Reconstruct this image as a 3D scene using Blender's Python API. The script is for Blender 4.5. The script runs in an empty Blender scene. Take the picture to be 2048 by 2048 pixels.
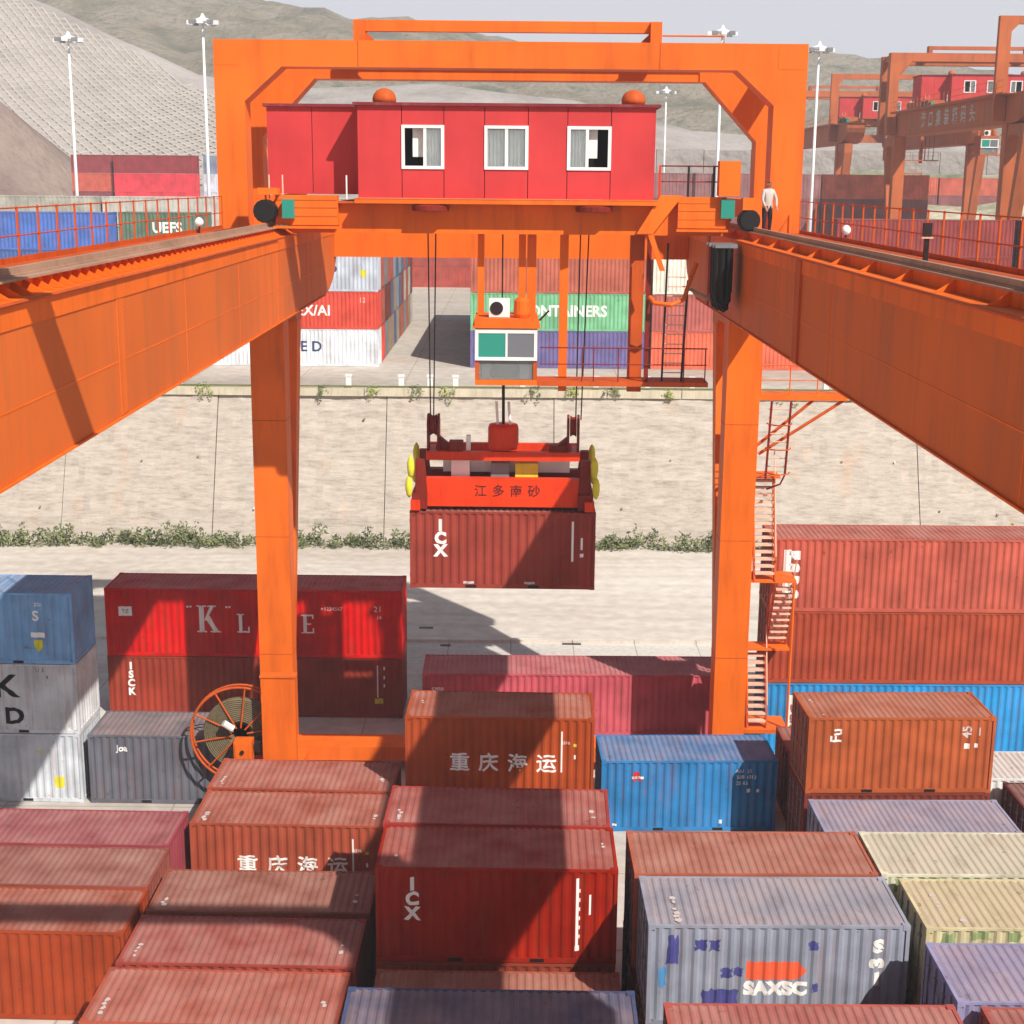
import bpy, bmesh, math, random
from mathutils import Vector, Matrix, noise as mnoise
R = math.radians
random.seed(7)
S = bpy.context.scene
C = S.collection

# ------------------------------------------------------------------ camera, sky, sun, exposure
cam = bpy.data.cameras.new('camera'); camo = bpy.data.objects.new('camera', cam); C.objects.link(camo)
cam.sensor_width = 36.0; cam.lens = 50.93; cam.clip_end = 6000.0
camo.location = (0, 0, 21.9)
camo.rotation_euler = (Matrix.Rotation(R(90 - 12.9), 3, 'X') @ Matrix.Rotation(R(0.5), 3, 'Z')).to_euler()
S.camera = camo

SUN = Vector((0.6, -0.83, 1.0)).normalized()          # towards the sun
W = bpy.data.worlds.new('World'); S.world = W; W.use_nodes = True
wn = W.node_tree.nodes; wl = W.node_tree.links
bgn = wn['Background']; bgn.inputs[1].default_value = 0.05
sky = wn.new('ShaderNodeTexSky'); sky.sky_type = 'NISHITA'; sky.sun_disc = False
sky.sun_elevation = math.asin(SUN.z); sky.sun_rotation = math.atan2(SUN.x, SUN.y)
sky.air_density = 1.0; sky.dust_density = 2.0; sky.ozone_density = 1.0; sky.altitude = 200
# hazy air: the clear-sky colour whitens towards the horizon all the way round
tcw = wn.new('ShaderNodeTexCoord'); sep = wn.new('ShaderNodeSeparateXYZ'); wl.new(tcw.outputs['Generated'], sep.inputs[0])
mrw = wn.new('ShaderNodeMapRange'); mrw.inputs[1].default_value = 0.1; mrw.inputs[2].default_value = 0.27; mrw.inputs[3].default_value = 0.92; mrw.inputs[4].default_value = 0.04
mrw.interpolation_type = 'SMOOTHSTEP'; wl.new(sep.outputs[2], mrw.inputs[0])
mixw = wn.new('ShaderNodeMixRGB'); mixw.inputs[2].default_value = (12.4, 12.7, 14.0, 1); wl.new(mrw.outputs[0], mixw.inputs[0])
wl.new(sky.outputs[0], mixw.inputs[1]); wl.new(mixw.outputs[0], bgn.inputs[0])
sl = bpy.data.lights.new('sun', 'SUN'); sl.energy = 5.0; sl.angle = R(0.55); sl.color = (1.0, 0.955, 0.88)
so = bpy.data.objects.new('sun', sl); C.objects.link(so); so.location = SUN * 200
so.rotation_euler = (-SUN).to_track_quat('-Z', 'Y').to_euler()
S.view_settings.view_transform = 'Standard'; S.view_settings.look = 'None'
S.view_settings.gamma = 1.0; S.view_settings.exposure = 0.42

# ------------------------------------------------------------------ helpers
def lin(h):
    h = h.lstrip('#'); o = []
    for i in (0, 2, 4):
        c = int(h[i:i + 2], 16) / 255
        o.append(c / 12.92 if c <= .04045 else ((c + .055) / 1.055) ** 2.4)
    return (*o, 1.0)

def base_mat(name):
    m = bpy.data.materials.new(name); m.use_nodes = True
    nt = m.node_tree; return m, nt.nodes, nt.links, nt.nodes['Principled BSDF']

def paint(name, col, rough=.5, dirt=.25, dirtcol='#6b4a38', scale=.6, metallic=0.0, streak=True, fade=0.0, bump=.02):
    """paint with blotchy fading and vertical dirt streaks (object space)"""
    m, N, L, B = base_mat(name)
    tc = N.new('ShaderNodeTexCoord')
    mp = N.new('ShaderNodeMapping'); mp.inputs['Scale'].default_value = (1, 1, .12) if streak else (1, 1, 1)
    L.new(tc.outputs['Object'], mp.inputs[0])
    n1 = N.new('ShaderNodeTexNoise'); n1.inputs['Scale'].default_value = scale * 6; n1.inputs['Detail'].default_value = 4
    n1.inputs['Roughness'].default_value = .65
    L.new(mp.outputs[0], n1.inputs['Vector'])
    r1 = N.new('ShaderNodeValToRGB'); r1.color_ramp.elements[0].position = .48; r1.color_ramp.elements[1].position = .8
    L.new(n1.outputs[0], r1.inputs[0])
    n2 = N.new('ShaderNodeTexNoise'); n2.inputs['Scale'].default_value = scale; n2.inputs['Detail'].default_value = 3
    L.new(tc.outputs['Object'], n2.inputs['Vector'])
    mulf = N.new('ShaderNodeMath'); mulf.operation = 'MULTIPLY'; mulf.inputs[1].default_value = dirt
    L.new(r1.outputs[0], mulf.inputs[0])
    hs = N.new('ShaderNodeHueSaturation'); hs.inputs['Color'].default_value = lin(col) if isinstance(col, str) else col
    mr = N.new('ShaderNodeMapRange'); mr.inputs[1].default_value = .3; mr.inputs[2].default_value = .7
    mr.inputs[3].default_value = .86; mr.inputs[4].default_value = 1.12
    L.new(n2.outputs[0], mr.inputs[0]); L.new(mr.outputs[0], hs.inputs['Value'])
    mx = N.new('ShaderNodeMixRGB'); mx.inputs[2].default_value = lin(dirtcol)
    L.new(mulf.outputs[0], mx.inputs[0]); L.new(hs.outputs[0], mx.inputs[1])
    L.new(mx.outputs[0], B.inputs['Base Color'])
    rr = N.new('ShaderNodeMapRange'); rr.inputs[3].default_value = rough - .08; rr.inputs[4].default_value = rough + .14
    L.new(n2.outputs[0], rr.inputs[0]); L.new(rr.outputs[0], B.inputs['Roughness'])
    B.inputs['Metallic'].default_value = metallic
    B.inputs['Specular IOR Level'].default_value = .16
    if 0:
        bp = N.new('ShaderNodeBump'); bp.inputs['Strength'].default_value = .25; bp.inputs['Distance'].default_value = bump
        L.new(n2.outputs[0], bp.inputs['Height']); L.new(bp.outputs[0], B.inputs['Normal'])
    return m

def flat(name, col, rough=.6, emis=0):
    m, N, L, B = base_mat(name)
    B.inputs['Base Color'].default_value = lin(col); B.inputs['Roughness'].default_value = rough
    B.inputs['Specular IOR Level'].default_value = .3
    return m

def container_mat(name, roof):
    m, N, L, B = base_mat(name)
    oi = N.new('ShaderNodeObjectInfo'); tc = N.new('ShaderNodeTexCoord')
    rnd = N.new('ShaderNodeMath'); rnd.operation = 'MULTIPLY'; rnd.inputs[1].default_value = 60
    L.new(oi.outputs['Random'], rnd.inputs[0])
    ad = N.new('ShaderNodeVectorMath'); ad.operation = 'ADD'
    L.new(tc.outputs['Object'], ad.inputs[0]); L.new(rnd.outputs[0], ad.inputs[1])
    mp = N.new('ShaderNodeMapping')
    mp.inputs['Scale'].default_value = (1, .25, 1) if roof else (1, 1, .1)
    L.new(ad.outputs[0], mp.inputs[0])
    st = N.new('ShaderNodeTexNoise'); st.inputs['Scale'].default_value = 4.5 if not roof else 3; st.inputs['Detail'].default_value = 4
    st.inputs['Roughness'].default_value = .7; L.new(mp.outputs[0], st.inputs['Vector'])
    sr = N.new('ShaderNodeValToRGB'); sr.color_ramp.elements[0].position = .5; sr.color_ramp.elements[1].position = .78
    L.new(st.outputs[0], sr.inputs[0])
    bl = N.new('ShaderNodeTexNoise'); bl.inputs['Scale'].default_value = .9; bl.inputs['Detail'].default_value = 4
    L.new(ad.outputs[0], bl.inputs['Vector'])
    mr = N.new('ShaderNodeMapRange'); mr.inputs[1].default_value = .3; mr.inputs[2].default_value = .7
    mr.inputs[3].default_value = .78; mr.inputs[4].default_value = 1.2; L.new(bl.outputs[0], mr.inputs[0])
    hs = N.new('ShaderNodeHueSaturation'); L.new(oi.outputs['Color'], hs.inputs['Color']); L.new(mr.outputs[0], hs.inputs['Value'])
    if roof:                                        # settled dust on the roof sheet
        dm = N.new('ShaderNodeMixRGB'); dm.inputs[2].default_value = lin('#a0867c'); 
        dr = N.new('ShaderNodeMapRange'); dr.inputs[1].default_value = .3; dr.inputs[2].default_value = .75
        dr.inputs[3].default_value = .14; dr.inputs[4].default_value = .62
        L.new(bl.outputs[0], dr.inputs[0]); L.new(dr.outputs[0], dm.inputs[0]); L.new(hs.outputs[0], dm.inputs[1]); src = dm
    else: src = hs
    sm = N.new('ShaderNodeMath'); sm.operation = 'MULTIPLY'; sm.inputs[1].default_value = .46 if not roof else .45
    L.new(sr.outputs[0], sm.inputs[0])
    mx = N.new('ShaderNodeMixRGB'); mx.inputs[2].default_value = lin('#8a4c2c') if not roof else lin('#6e5048')
    L.new(sm.outputs[0], mx.inputs[0]); L.new(src.outputs[0], mx.inputs[1])
    # sparse rust / scrape spots
    sp = N.new('ShaderNodeTexNoise'); sp.inputs['Scale'].default_value = 2.6; sp.inputs['Detail'].default_value = 5; sp.inputs['Roughness'].default_value = .75
    L.new(ad.outputs[0], sp.inputs['Vector'])
    spr = N.new('ShaderNodeValToRGB'); spr.color_ramp.elements[0].position = .63; spr.color_ramp.elements[1].position = .70
    L.new(sp.outputs[0], spr.inputs[0])
    sp2 = N.new('ShaderNodeMath'); sp2.operation = 'MULTIPLY'; sp2.inputs[1].default_value = .6; L.new(spr.outputs[0], sp2.inputs[0])
    mx2 = N.new('ShaderNodeMixRGB'); mx2.inputs[2].default_value = lin('#4a2a20')
    L.new(sp2.outputs[0], mx2.inputs[0]); L.new(mx.outputs[0], mx2.inputs[1])
    L.new(mx2.outputs[0], B.inputs['Base Color'])
    B.inputs['Roughness'].default_value = .66; B.inputs['Specular IOR Level'].default_value = .14
    bp = N.new('ShaderNodeBump'); bp.inputs['Strength'].default_value = .35; bp.inputs['Distance'].default_value = .03
    L.new(bl.outputs[0], bp.inputs['Height']); L.new(bp.outputs[0], B.inputs['Normal'])
    return m

M = {}
M['orange'] = paint('crane_orange', (.78, .142, .010, 1), .5, .42, '#6e3218', .3)
M['orange_dusty'] = paint('crane_orange_dusty', (.64, .130, .018, 1), .55, .5, '#8a5a3c', .25)
M['orange_dark'] = paint('crane_orange_worn', (.52, .085, .012, 1), .55, .4, '#4a2414', .8)
M['red_house'] = paint('house_red', '#c03a3b', .5, .18, '#7a1a1c', .5)
M['roof_red'] = paint('roof_red', '#7c2a30', .6, .3, '#9a8078', .6)
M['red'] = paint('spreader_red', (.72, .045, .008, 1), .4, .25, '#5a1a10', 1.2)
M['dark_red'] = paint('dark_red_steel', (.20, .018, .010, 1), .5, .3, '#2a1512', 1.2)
M['rail'] = paint('rail_steel', '#a88670', .6, .5, '#6e5040', .8, streak=False)
M['black'] = flat('black_rubber', '#121214', .6)
M['steel'] = paint('grey_steel', '#7d7f82', .45, .3, '#5a5048', 1.5)
M['dark'] = flat('dark_steel', '#241a1a', .5)
M['white'] = paint('white_paint', '#e6e6e2', .5, .12, '#a09a90', .8)
M['lamp_white'] = paint('mast_white', '#e9eaec', .5, .1, '#a0a0a0', .5)
M['interior'] = flat('dark_interior', '#15110f', .9)
M['curtain'] = paint('curtain_cloth', '#e6e4dc', .9, .12, '#8a8880', 3)
M['yellow'] = paint('yellow_plastic', '#d9cf3c', .5, .2, '#807020', 2)
M['tread'] = paint('stair_tread', '#e0b8a0', .6, .25, '#8a6a58', 2)
M['cable_coil'] = paint('cable_coil', '#6a5f48', .8, .6, '#3a3024', 1.2, streak=False)
M['side'] = container_mat('container_side', False)
M['roofm'] = container_mat('container_roof', True)
M['ink_white'] = flat('letter_white', '#ece8e2', .6)
M['ink_black'] = flat('letter_black', '#16181c', .6)
M['ink_navy'] = flat('letter_navy', '#2b3c63', .6)
M['ink_red'] = flat('letter_red', '#c2262c', .6)
M['ink_orange'] = flat('letter_orange', '#e8603c', .6)
M['ink_dark'] = flat('letter_dark', '#5a1410', .6)
M['ink_grey'] = flat('letter_grey', '#c0b4b0', .6)
M['patch'] = paint('repair_patch', '#4a4a86', .6, .3, '#6a6a80', 2)
M['trunk'] = flat('stem', '#5a4a38', .9)

def glass_mat(name, tint):
    m, N, L, B = base_mat(name)
    B.inputs['Base Color'].default_value = lin(tint); B.inputs['Roughness'].default_value = .08
    B.inputs['Transmission Weight'].default_value = .85; B.inputs['IOR'].default_value = 1.45
    return m
M['glass'] = glass_mat('window_glass', '#dfe6e6')
M['glass_teal'] = flat('cabin_glass_teal', '#2c8a78', .15); M['glass_grey'] = flat('cabin_glass_grey', '#6c6e74', .15)

def link(o): C.objects.link(o); return o

class MB:
    def __init__(s): s.v = []; s.f = []
    def box(s, x0, x1, y0, y1, z0, z1):
        b = len(s.v)
        s.v += [(x0, y0, z0), (x1, y0, z0), (x1, y1, z0), (x0, y1, z0), (x0, y0, z1), (x1, y0, z1), (x1, y1, z1), (x0, y1, z1)]
        s.f += [(b, b + 3, b + 2, b + 1), (b + 4, b + 5, b + 6, b + 7), (b, b + 1, b + 5, b + 4), (b + 1, b + 2, b + 6, b + 5),
                (b + 2, b + 3, b + 7, b + 6), (b + 3, b, b + 4, b + 7)]
        return s
    def hexa(s, p):                                   # 8 points, same order as box
        b = len(s.v); s.v += [tuple(q) for q in p]
        s.f += [(b, b + 3, b + 2, b + 1), (b + 4, b + 5, b + 6, b + 7), (b, b + 1, b + 5, b + 4), (b + 1, b + 2, b + 6, b + 5),
                (b + 2, b + 3, b + 7, b + 6), (b + 3, b, b + 4, b + 7)]
        return s
    def prism(s, poly, a0, a1, axis='y'):
        """poly in the two other axes (x,z | y,z | x,y), extruded along axis from a0 to a1"""
        b = len(s.v); n = len(poly)
        def P(u, w, a): return {'y': (u, a, w), 'x': (a, u, w), 'z': (u, w, a)}[axis]
        s.v += [P(u, w, a0) for u, w in poly] + [P(u, w, a1) for u, w in poly]
        s.f.append(tuple(range(b, b + n))); s.f.append(tuple(range(b + 2 * n - 1, b + n - 1, -1)))
        for i in range(n):
            j = (i + 1) % n; s.f.append((b + i, b + n + i, b + n + j, b + j))
        return s
    def tube(s, pts, r, n=6, closed=False, cap=True):
        pts = [Vector(p) for p in pts]; b0 = len(s.v); k = len(pts)
        for i, p in enumerate(pts):
            if closed: d = pts[(i + 1) % k] - pts[i - 1]
            else: d = pts[min(i + 1, k - 1)] - pts[max(i - 1, 0)]
            d.normalize(); u = d.cross(Vector((0, 0, 1)) if abs(d.z) < .95 else Vector((1, 0, 0))).normalized(); w = d.cross(u)
            rr = r[i] if isinstance(r, (list, tuple)) else r
            for j in range(n):
                a = 2 * math.pi * j / n; s.v.append(tuple(p + u * math.cos(a) * rr + w * math.sin(a) * rr))
        for i in range(k if closed else k - 1):
            a = b0 + i * n; c = b0 + ((i + 1) % k) * n
            for j in range(n): s.f.append((a + j, a + (j + 1) % n, c + (j + 1) % n, c + j))
        if cap and not closed:
            s.f.append(tuple(range(b0 + n - 1, b0 - 1, -1))); e = b0 + (k - 1) * n; s.f.append(tuple(range(e, e + n)))
        return s
    def lathe(s, prof, c, axis='z', n=20):
        """prof: (radius, height) list about axis through c"""
        b = len(s.v)
        for r, h in prof:
            for j in range(n):
                a = 2 * math.pi * j / n; p, q = r * math.cos(a), r * math.sin(a)
                s.v.append({'z': (c[0] + p, c[1] + q, c[2] + h), 'y': (c[0] + p, c[1] + h, c[2] + q), 'x': (c[0] + h, c[1] + p, c[2] + q)}[axis])
        for i in range(len(prof) - 1):
            for j in range(n):
                s.f.append((b + i * n + j, b + i * n + (j + 1) % n, b + (i + 1) * n + (j + 1) % n, b + (i + 1) * n + j))
        s.f.append(tuple(range(b + n - 1, b - 1, -1))); e = b + (len(prof) - 1) * n; s.f.append(tuple(range(e, e + n)))
        return s
    def mesh(s, name, mat=None, smooth=False, off=(0, 0, 0)):
        me = bpy.data.meshes.new(name)
        me.from_pydata([(x - off[0], y - off[1], z - off[2]) for x, y, z in s.v], [], s.f)
        bm = bmesh.new(); bm.from_mesh(me); bmesh.ops.recalc_face_normals(bm, faces=bm.faces); bm.to_mesh(me); bm.free()
        if mat: me.materials.append(M[mat] if isinstance(mat, str) else mat)
        if smooth: me.polygons.foreach_set('use_smooth', [True] * len(me.polygons))
        return me
    def build(s, name, mat, parent=None, smooth=False, off=(0, 0, 0)):
        o = link(bpy.data.objects.new(name, s.mesh(name, mat, smooth, off)))
        if parent is not None: o.parent = parent
        return o

def tag(o, label=None, cat=None, group=None, kind=None):
    if label: o['label'] = label
    if cat: o['category'] = cat
    if group: o['group'] = group
    if kind: o['kind'] = kind
    return o

def empty(name, loc, label=None, cat=None, group=None, rz=0):
    o = link(bpy.data.objects.new(name, None)); o.location = loc; o.rotation_euler = (0, 0, rz); o.empty_display_size = .5
    return tag(o, label, cat, group)

def copy_tree(o, parent=None, skip=()):
    c = o.copy(); C.objects.link(c); c.parent = parent
    for ch in list(o.children):
        if ch.name.split('.')[0] not in skip: copy_tree(ch, c, skip)
    return c

FONT_CACHE = {}
def text_bm(body, size, bold=0.0, rot=0, align='CENTER', sx=1.0):
    cu = bpy.data.curves.new('lettering', 'FONT'); cu.body = body; cu.size = size; cu.offset = bold
    cu.align_x = align; cu.align_y = 'CENTER'; cu.resolution_u = 3
    o = bpy.data.objects.new('lettering_tmp', cu); C.objects.link(o)
    dg = bpy.context.evaluated_depsgraph_get(); dg.update()
    me = bpy.data.meshes.new_from_object(o.evaluated_get(dg))
    bpy.data.objects.remove(o); bpy.data.curves.remove(cu)
    bm = bmesh.new(); bm.from_mesh(me); bpy.data.meshes.remove(me)
    c, s_ = math.cos(rot), math.sin(rot)
    for v in bm.verts:
        x, y = v.co.x * sx, v.co.y; v.co = (x * c - y * s_, 0, x * s_ + y * c)
    return bm

# ------------------------------------------------------------------ shipping containers
PITCH = .278
def prof(x):                                            # inward depth of the corrugated sheet at x
    t = (x / PITCH) % 1.0
    if t < .26: return 0.0
    if t < .5: return .036 * (t - .26) / .24
    if t < .76: return .036
    return .036 * (1 - (t - .76) / .24)

def breaks(a, b, pitch, marks):
    k = math.floor(a / pitch) - 1; o = [a]
    while k * pitch < b:
        for m_ in marks:
            x = (k + m_) * pitch
            if a + .004 < x < b - .004: o.append(x)
        k += 1
    o.append(b); return o
MARKS = (0, .26, .5, .76)

def side_mesh(L_, h):
    mb = MB(); xs = breaks(-L_ / 2 + .09, L_ / 2 - .09, PITCH, MARKS)
    for x in xs: mb.v += [(x, prof(x), .14), (x, prof(x), h - .07)]
    for i in range(len(xs) - 1): mb.f.append((2 * i, 2 * i + 2, 2 * i + 3, 2 * i + 1))
    me = bpy.data.meshes.new('side_wall'); me.from_pydata(mb.v, [], mb.f); me.materials.append(M['side']); return me
def roof_mesh(L_, h):
    mb = MB(); P = .2; xs = breaks(-L_ / 2 + .17, L_ / 2 - .17, P, (0, .3, .5, .8))
    def pz(x):
        t = (x / P) % 1.0
        return 0 if t < .3 else (.022 * (t - .3) / .2 if t < .5 else (.022 if t < .8 else .022 * (1 - (t - .8) / .2)))
    mb.v += [(-L_ / 2 + .03, -1.17, h - .035), (-L_ / 2 + .03, 1.17, h - .035)]
    for x in xs: mb.v += [(x, -1.17, h - .035 + pz(x)), (x, 1.17, h - .035 + pz(x))]
    mb.v += [(L_ / 2 - .03, -1.17, h - .035), (L_ / 2 - .03, 1.17, h - .035)]
    for i in range(len(mb.v) // 2 - 1): mb.f.append((2 * i, 2 * i + 2, 2 * i + 3, 2 * i + 1))
    me = bpy.data.meshes.new('roof'); me.from_pydata(mb.v, [], mb.f); me.materials.append(M['roofm']); return me
def end_mesh(h):
    mb = MB(); ys = breaks(-1.12, 1.12, PITCH, MARKS)
    for y in ys: mb.v += [(-prof(y), y, .14), (-prof(y), y, h - .09)]
    for i in range(len(ys) - 1): mb.f.append((2 * i, 2 * i + 2, 2 * i + 3, 2 * i + 1))
    me = bpy.data.meshes.new('end_wall'); me.from_pydata(mb.v, [], mb.f); me.materials.append(M['side']); return me
def frame_mesh(L_, h):
    mb = MB(); a = L_ / 2; b = 1.219
    for sx in (-1, 1):
        for sy in (-1, 1):
            x0, x1 = sorted((sx * a, sx * (a - .09))); y0, y1 = sorted((sy * b, sy * (b - .09)))
            mb.box(x0, x1, y0, y1, .118, h - .118)
            cx0, cx1 = sorted((sx * (a + .004), sx * (a - .17))); cy0, cy1 = sorted((sy * (b + .004), sy * (b - .16)))
            for z in (0, h - .118): mb.box(cx0, cx1, cy0, cy1, z, z + .118)
    for sy in (-1, 1):
        y0, y1 = sorted((sy * (b - .004), sy * (b - .07)))
        mb.box(-a + .171, a - .171, y0, y1, h - .075, h - .012); mb.box(-a + .171, a - .171, y0, y1, .012, .15)
    for sx in (-1, 1):
        x0, x1 = sorted((sx * (a - .002), sx * (a - .08)))
        mb.box(x0, x1, -b + .161, b - .161, h - .1, h - .014); mb.box(x0, x1, -b + .161, b - .161, .014, .15)
    mb.box(-a + .1, a - .1, -b + .08, b - .08, .1, .13)
    # forklift pockets are dark slots in the bottom rail
    return mb.mesh('frame', 'side')
def door_mesh(h):
    mb = MB(); mb.box(-.03, .02, .008, 1.1, .16, h - .11)
    for z in (.5, 1.15, 1.8): mb.box(-.045, -.03, .05, 1.05, z - .12, z + .12)
    return mb.mesh('door', 'side')
def rod_mesh(h):
    mb = MB(); mb.tube([(0, 0, .12), (0, 0, h - .1)], .02, 6)
    for z in (.35, h - .4, h * .5): mb.box(-.03, .03, -.06, .06, z - .04, z + .04)
    return mb.mesh('lock_rod', 'steel')
CM = {}
def cmesh(L_, h):
    k = (L_, h)
    if k not in CM: CM[k] = dict(side=side_mesh(L_, h), roof=roof_mesh(L_, h), end=end_mesh(h), frame=frame_mesh(L_, h), door=door_mesh(h), rod=rod_mesh(h))
    return CM[k]
L20, L40 = 6.058, 12.192
CONT = {}
POCKET = MB().box(-.18, .18, 0, .05, 0, .1).mesh('fork_pocket', 'dark')
def container(key, x0, yf, z, L_, h, col, label, yaw=0.0, group=None, roofcol=None):
    """x0,yf: left front corner"""
    ms = cmesh(L_, h); c = Vector((L_ / 2, 1.219, 0)); c.rotate(Matrix.Rotation(R(yaw), 3, 'Z'))
    root = empty('shipping_container', (x0 + c.x, yf + c.y, z), label, 'container', group, R(yaw))
    colr = lin(col) if isinstance(col, str) else col
    def part(name, me, loc=(0, 0, 0), rz=0, colour=None, parent=root):
        o = link(bpy.data.objects.new(name, me)); o.parent = parent; o.location = loc; o.rotation_euler = (0, 0, rz); o.color = colour or colr; return o
    part('frame', ms['frame'])
    part('side_wall', ms['side'], (0, -1.212, 0)); part('side_wall', ms['side'], (0, 1.212, 0), math.pi)
    if L_ < 7:
        for q in (-1.03, 1.03):
            part('fork_pocket', POCKET, (q, -1.2175, .03))
    part('roof', ms['roof'], colour=lin(roofcol) if roofcol else colr)
    part('end_wall', ms['end'], (L_ / 2 - .01, 0, 0))
    for s in (-1, 1):
        d = part('door', ms['door'], (-L_ / 2 + .045, 0, 0), 0); d.scale = (1, s, 1)
        for q in (.3, .8): part('lock_rod', ms['rod'], (-.055, q, 0), 0, None, d)
    root['L'] = L_; root['h'] = h; del root['L'], root['h']
    CONT[key] = (root, L_, h); return root

def letter(key, body, size, x, z, mat='ink_white', bold=.0, rot=0, sx=1.0, name='lettering'):
    """paint lettering on the corrugated front side; x from the left end, z from the bottom"""
    root, L_, h = CONT[key]; bm = text_bm(body, size, bold, rot, 'CENTER', sx)
    put_on_side(bm, root, L_, x - L_ / 2, z, mat, name)
def put_on_side(bm, root, L_, dx, dz, mat, name='lettering'):
    for v in bm.verts: v.co.x += dx; v.co.z += dz
    xs = [v.co.x for v in bm.verts]
    for x in breaks(min(xs), max(xs), PITCH, MARKS)[1:-1]:
        bmesh.ops.bisect_plane(bm, geom=bm.verts[:] + bm.edges[:] + bm.faces[:], plane_co=(x, 0, 0), plane_no=(1, 0, 0), dist=1e-5)
    for v in bm.verts: v.co.y = -1.212 + prof(v.co.x) - .004
    bmesh.ops.recalc_face_normals(bm, faces=bm.faces)
    me = bpy.data.meshes.new(name); bm.to_mesh(me); bm.free(); me.materials.append(M[mat])
    o = link(bpy.data.objects.new(name, me)); o.parent = root; return o
def panel(key, x0, x1, z0, z1, mat='ink_white', name='marking', poly=None):
    root, L_, h = CONT[key]; bm = bmesh.new()
    pts = poly or [(x0, z0), (x1, z0), (x1, z1), (x0, z1)]
    bm.faces.new([bm.verts.new((a, 0, b)) for a, b in pts]); put_on_side(bm, root, L_, -L_ / 2, 0, mat, name)
M['scuffm'] = paint('green_scuff', '#8a9a6a', .7, .4, '#b8b090', 3); M['bluep'] = paint('blue_patch', '#4f86b4', .7, .3, '#8090a0', 3)
def patchy(key, x0, x1, z0, z1, mat, name):
    n = 9; P = []; j = lambda d: random.uniform(-.14, .14) * d
    for (ax, az), (bx_, bz) in (((x0, z0), (x1, z0)), ((x1, z0), (x1, z1)), ((x1, z1), (x0, z1)), ((x0, z1), (x0, z0))):
        for k in range(4): t = k / 4; P.append((ax + (bx_ - ax) * t + j(x1 - x0), az + (bz - az) * t + j(z1 - z0)))
    panel(key, 0, 0, 0, 0, mat, name, P)
def roof_mark(key, x, y, w, d, mat='ink_grey'):
    """worn paint dabs on the roof edge"""
    root, L_, h = CONT[key]; mb = MB(); n = max(2, int(max(w, d) / .16))
    for i in range(n):
        cx = x - L_ / 2 + w * (.5 if d > w else (i + .5) / n) + random.uniform(-.04, .04); cy = -1.219 + y + d * ((i + .5) / n if d > w else .5) + random.uniform(-.03, .03)
        if random.random() < .2: continue
        k = random.randint(5, 7); r = random.uniform(.05, .1); b = len(mb.v)
        mb.v += [(cx + r * random.uniform(.5, 1.2) * math.cos(6.283 * q / k), cy + r * random.uniform(.6, 1.5) * math.sin(6.283 * q / k), h - .009) for q in range(k)]; mb.f.append(tuple(range(b, b + k)))
    mb.build('marking', mat, root)

far_mesh = {}
def far_container(x0, yf, z, L_, h, col, label, group, yaw=0.0, name='shipping_container'):
    k = (L_, h)
    if k not in far_mesh:
        me = bpy.data.meshes.new('far_container'); a = L_ / 2; mb = MB()
        mb.box(-a, a, -1.16, 1.16, .05, h - .03)
        for sx in (-1, 1):
            for sy in (-1, 1):
                q0, q1 = sorted((sx * a * 1.001, sx * (a - .16))); w0, w1 = sorted((sy * 1.22, sy * 1.06)); mb.box(q0, q1, w0, w1, 0, h)
        for sy in (-1, 1):
            w0, w1 = sorted((sy * 1.217, sy * 1.12)); mb.box(-a + .161, a - .161, w0, w1, h - .1, h - .005); mb.box(-a + .161, a - .161, w0, w1, .01, .16)
            n = int(L_ / .42)
            for i in range(n):
                x = -a + .3 + i * (L_ - .6) / n; w0, w1 = sorted((sy * 1.161, sy * 1.205)); mb.box(x, x + .2, w0, w1, .161, h - .101)
        for sx in (-1, 1):
            for i in range(5):
                y = -.95 + i * .42; q0, q1 = sorted((sx * (a + .001), sx * (a + .04))); mb.box(q0, q1, y, y + .2, .15, h - .12)
        far_mesh[k] = mb.mesh('far_container', 'side')
    c = Vector((L_ / 2, 1.219, 0)); c.rotate(Matrix.Rotation(R(yaw), 3, 'Z'))
    o = link(bpy.data.objects.new(name, far_mesh[k])); o.location = (x0 + c.x, yf + c.y, z); o.rotation_euler = (0, 0, R(yaw)); o.color = lin(col)
    return tag(o, label, 'container', group)

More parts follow.
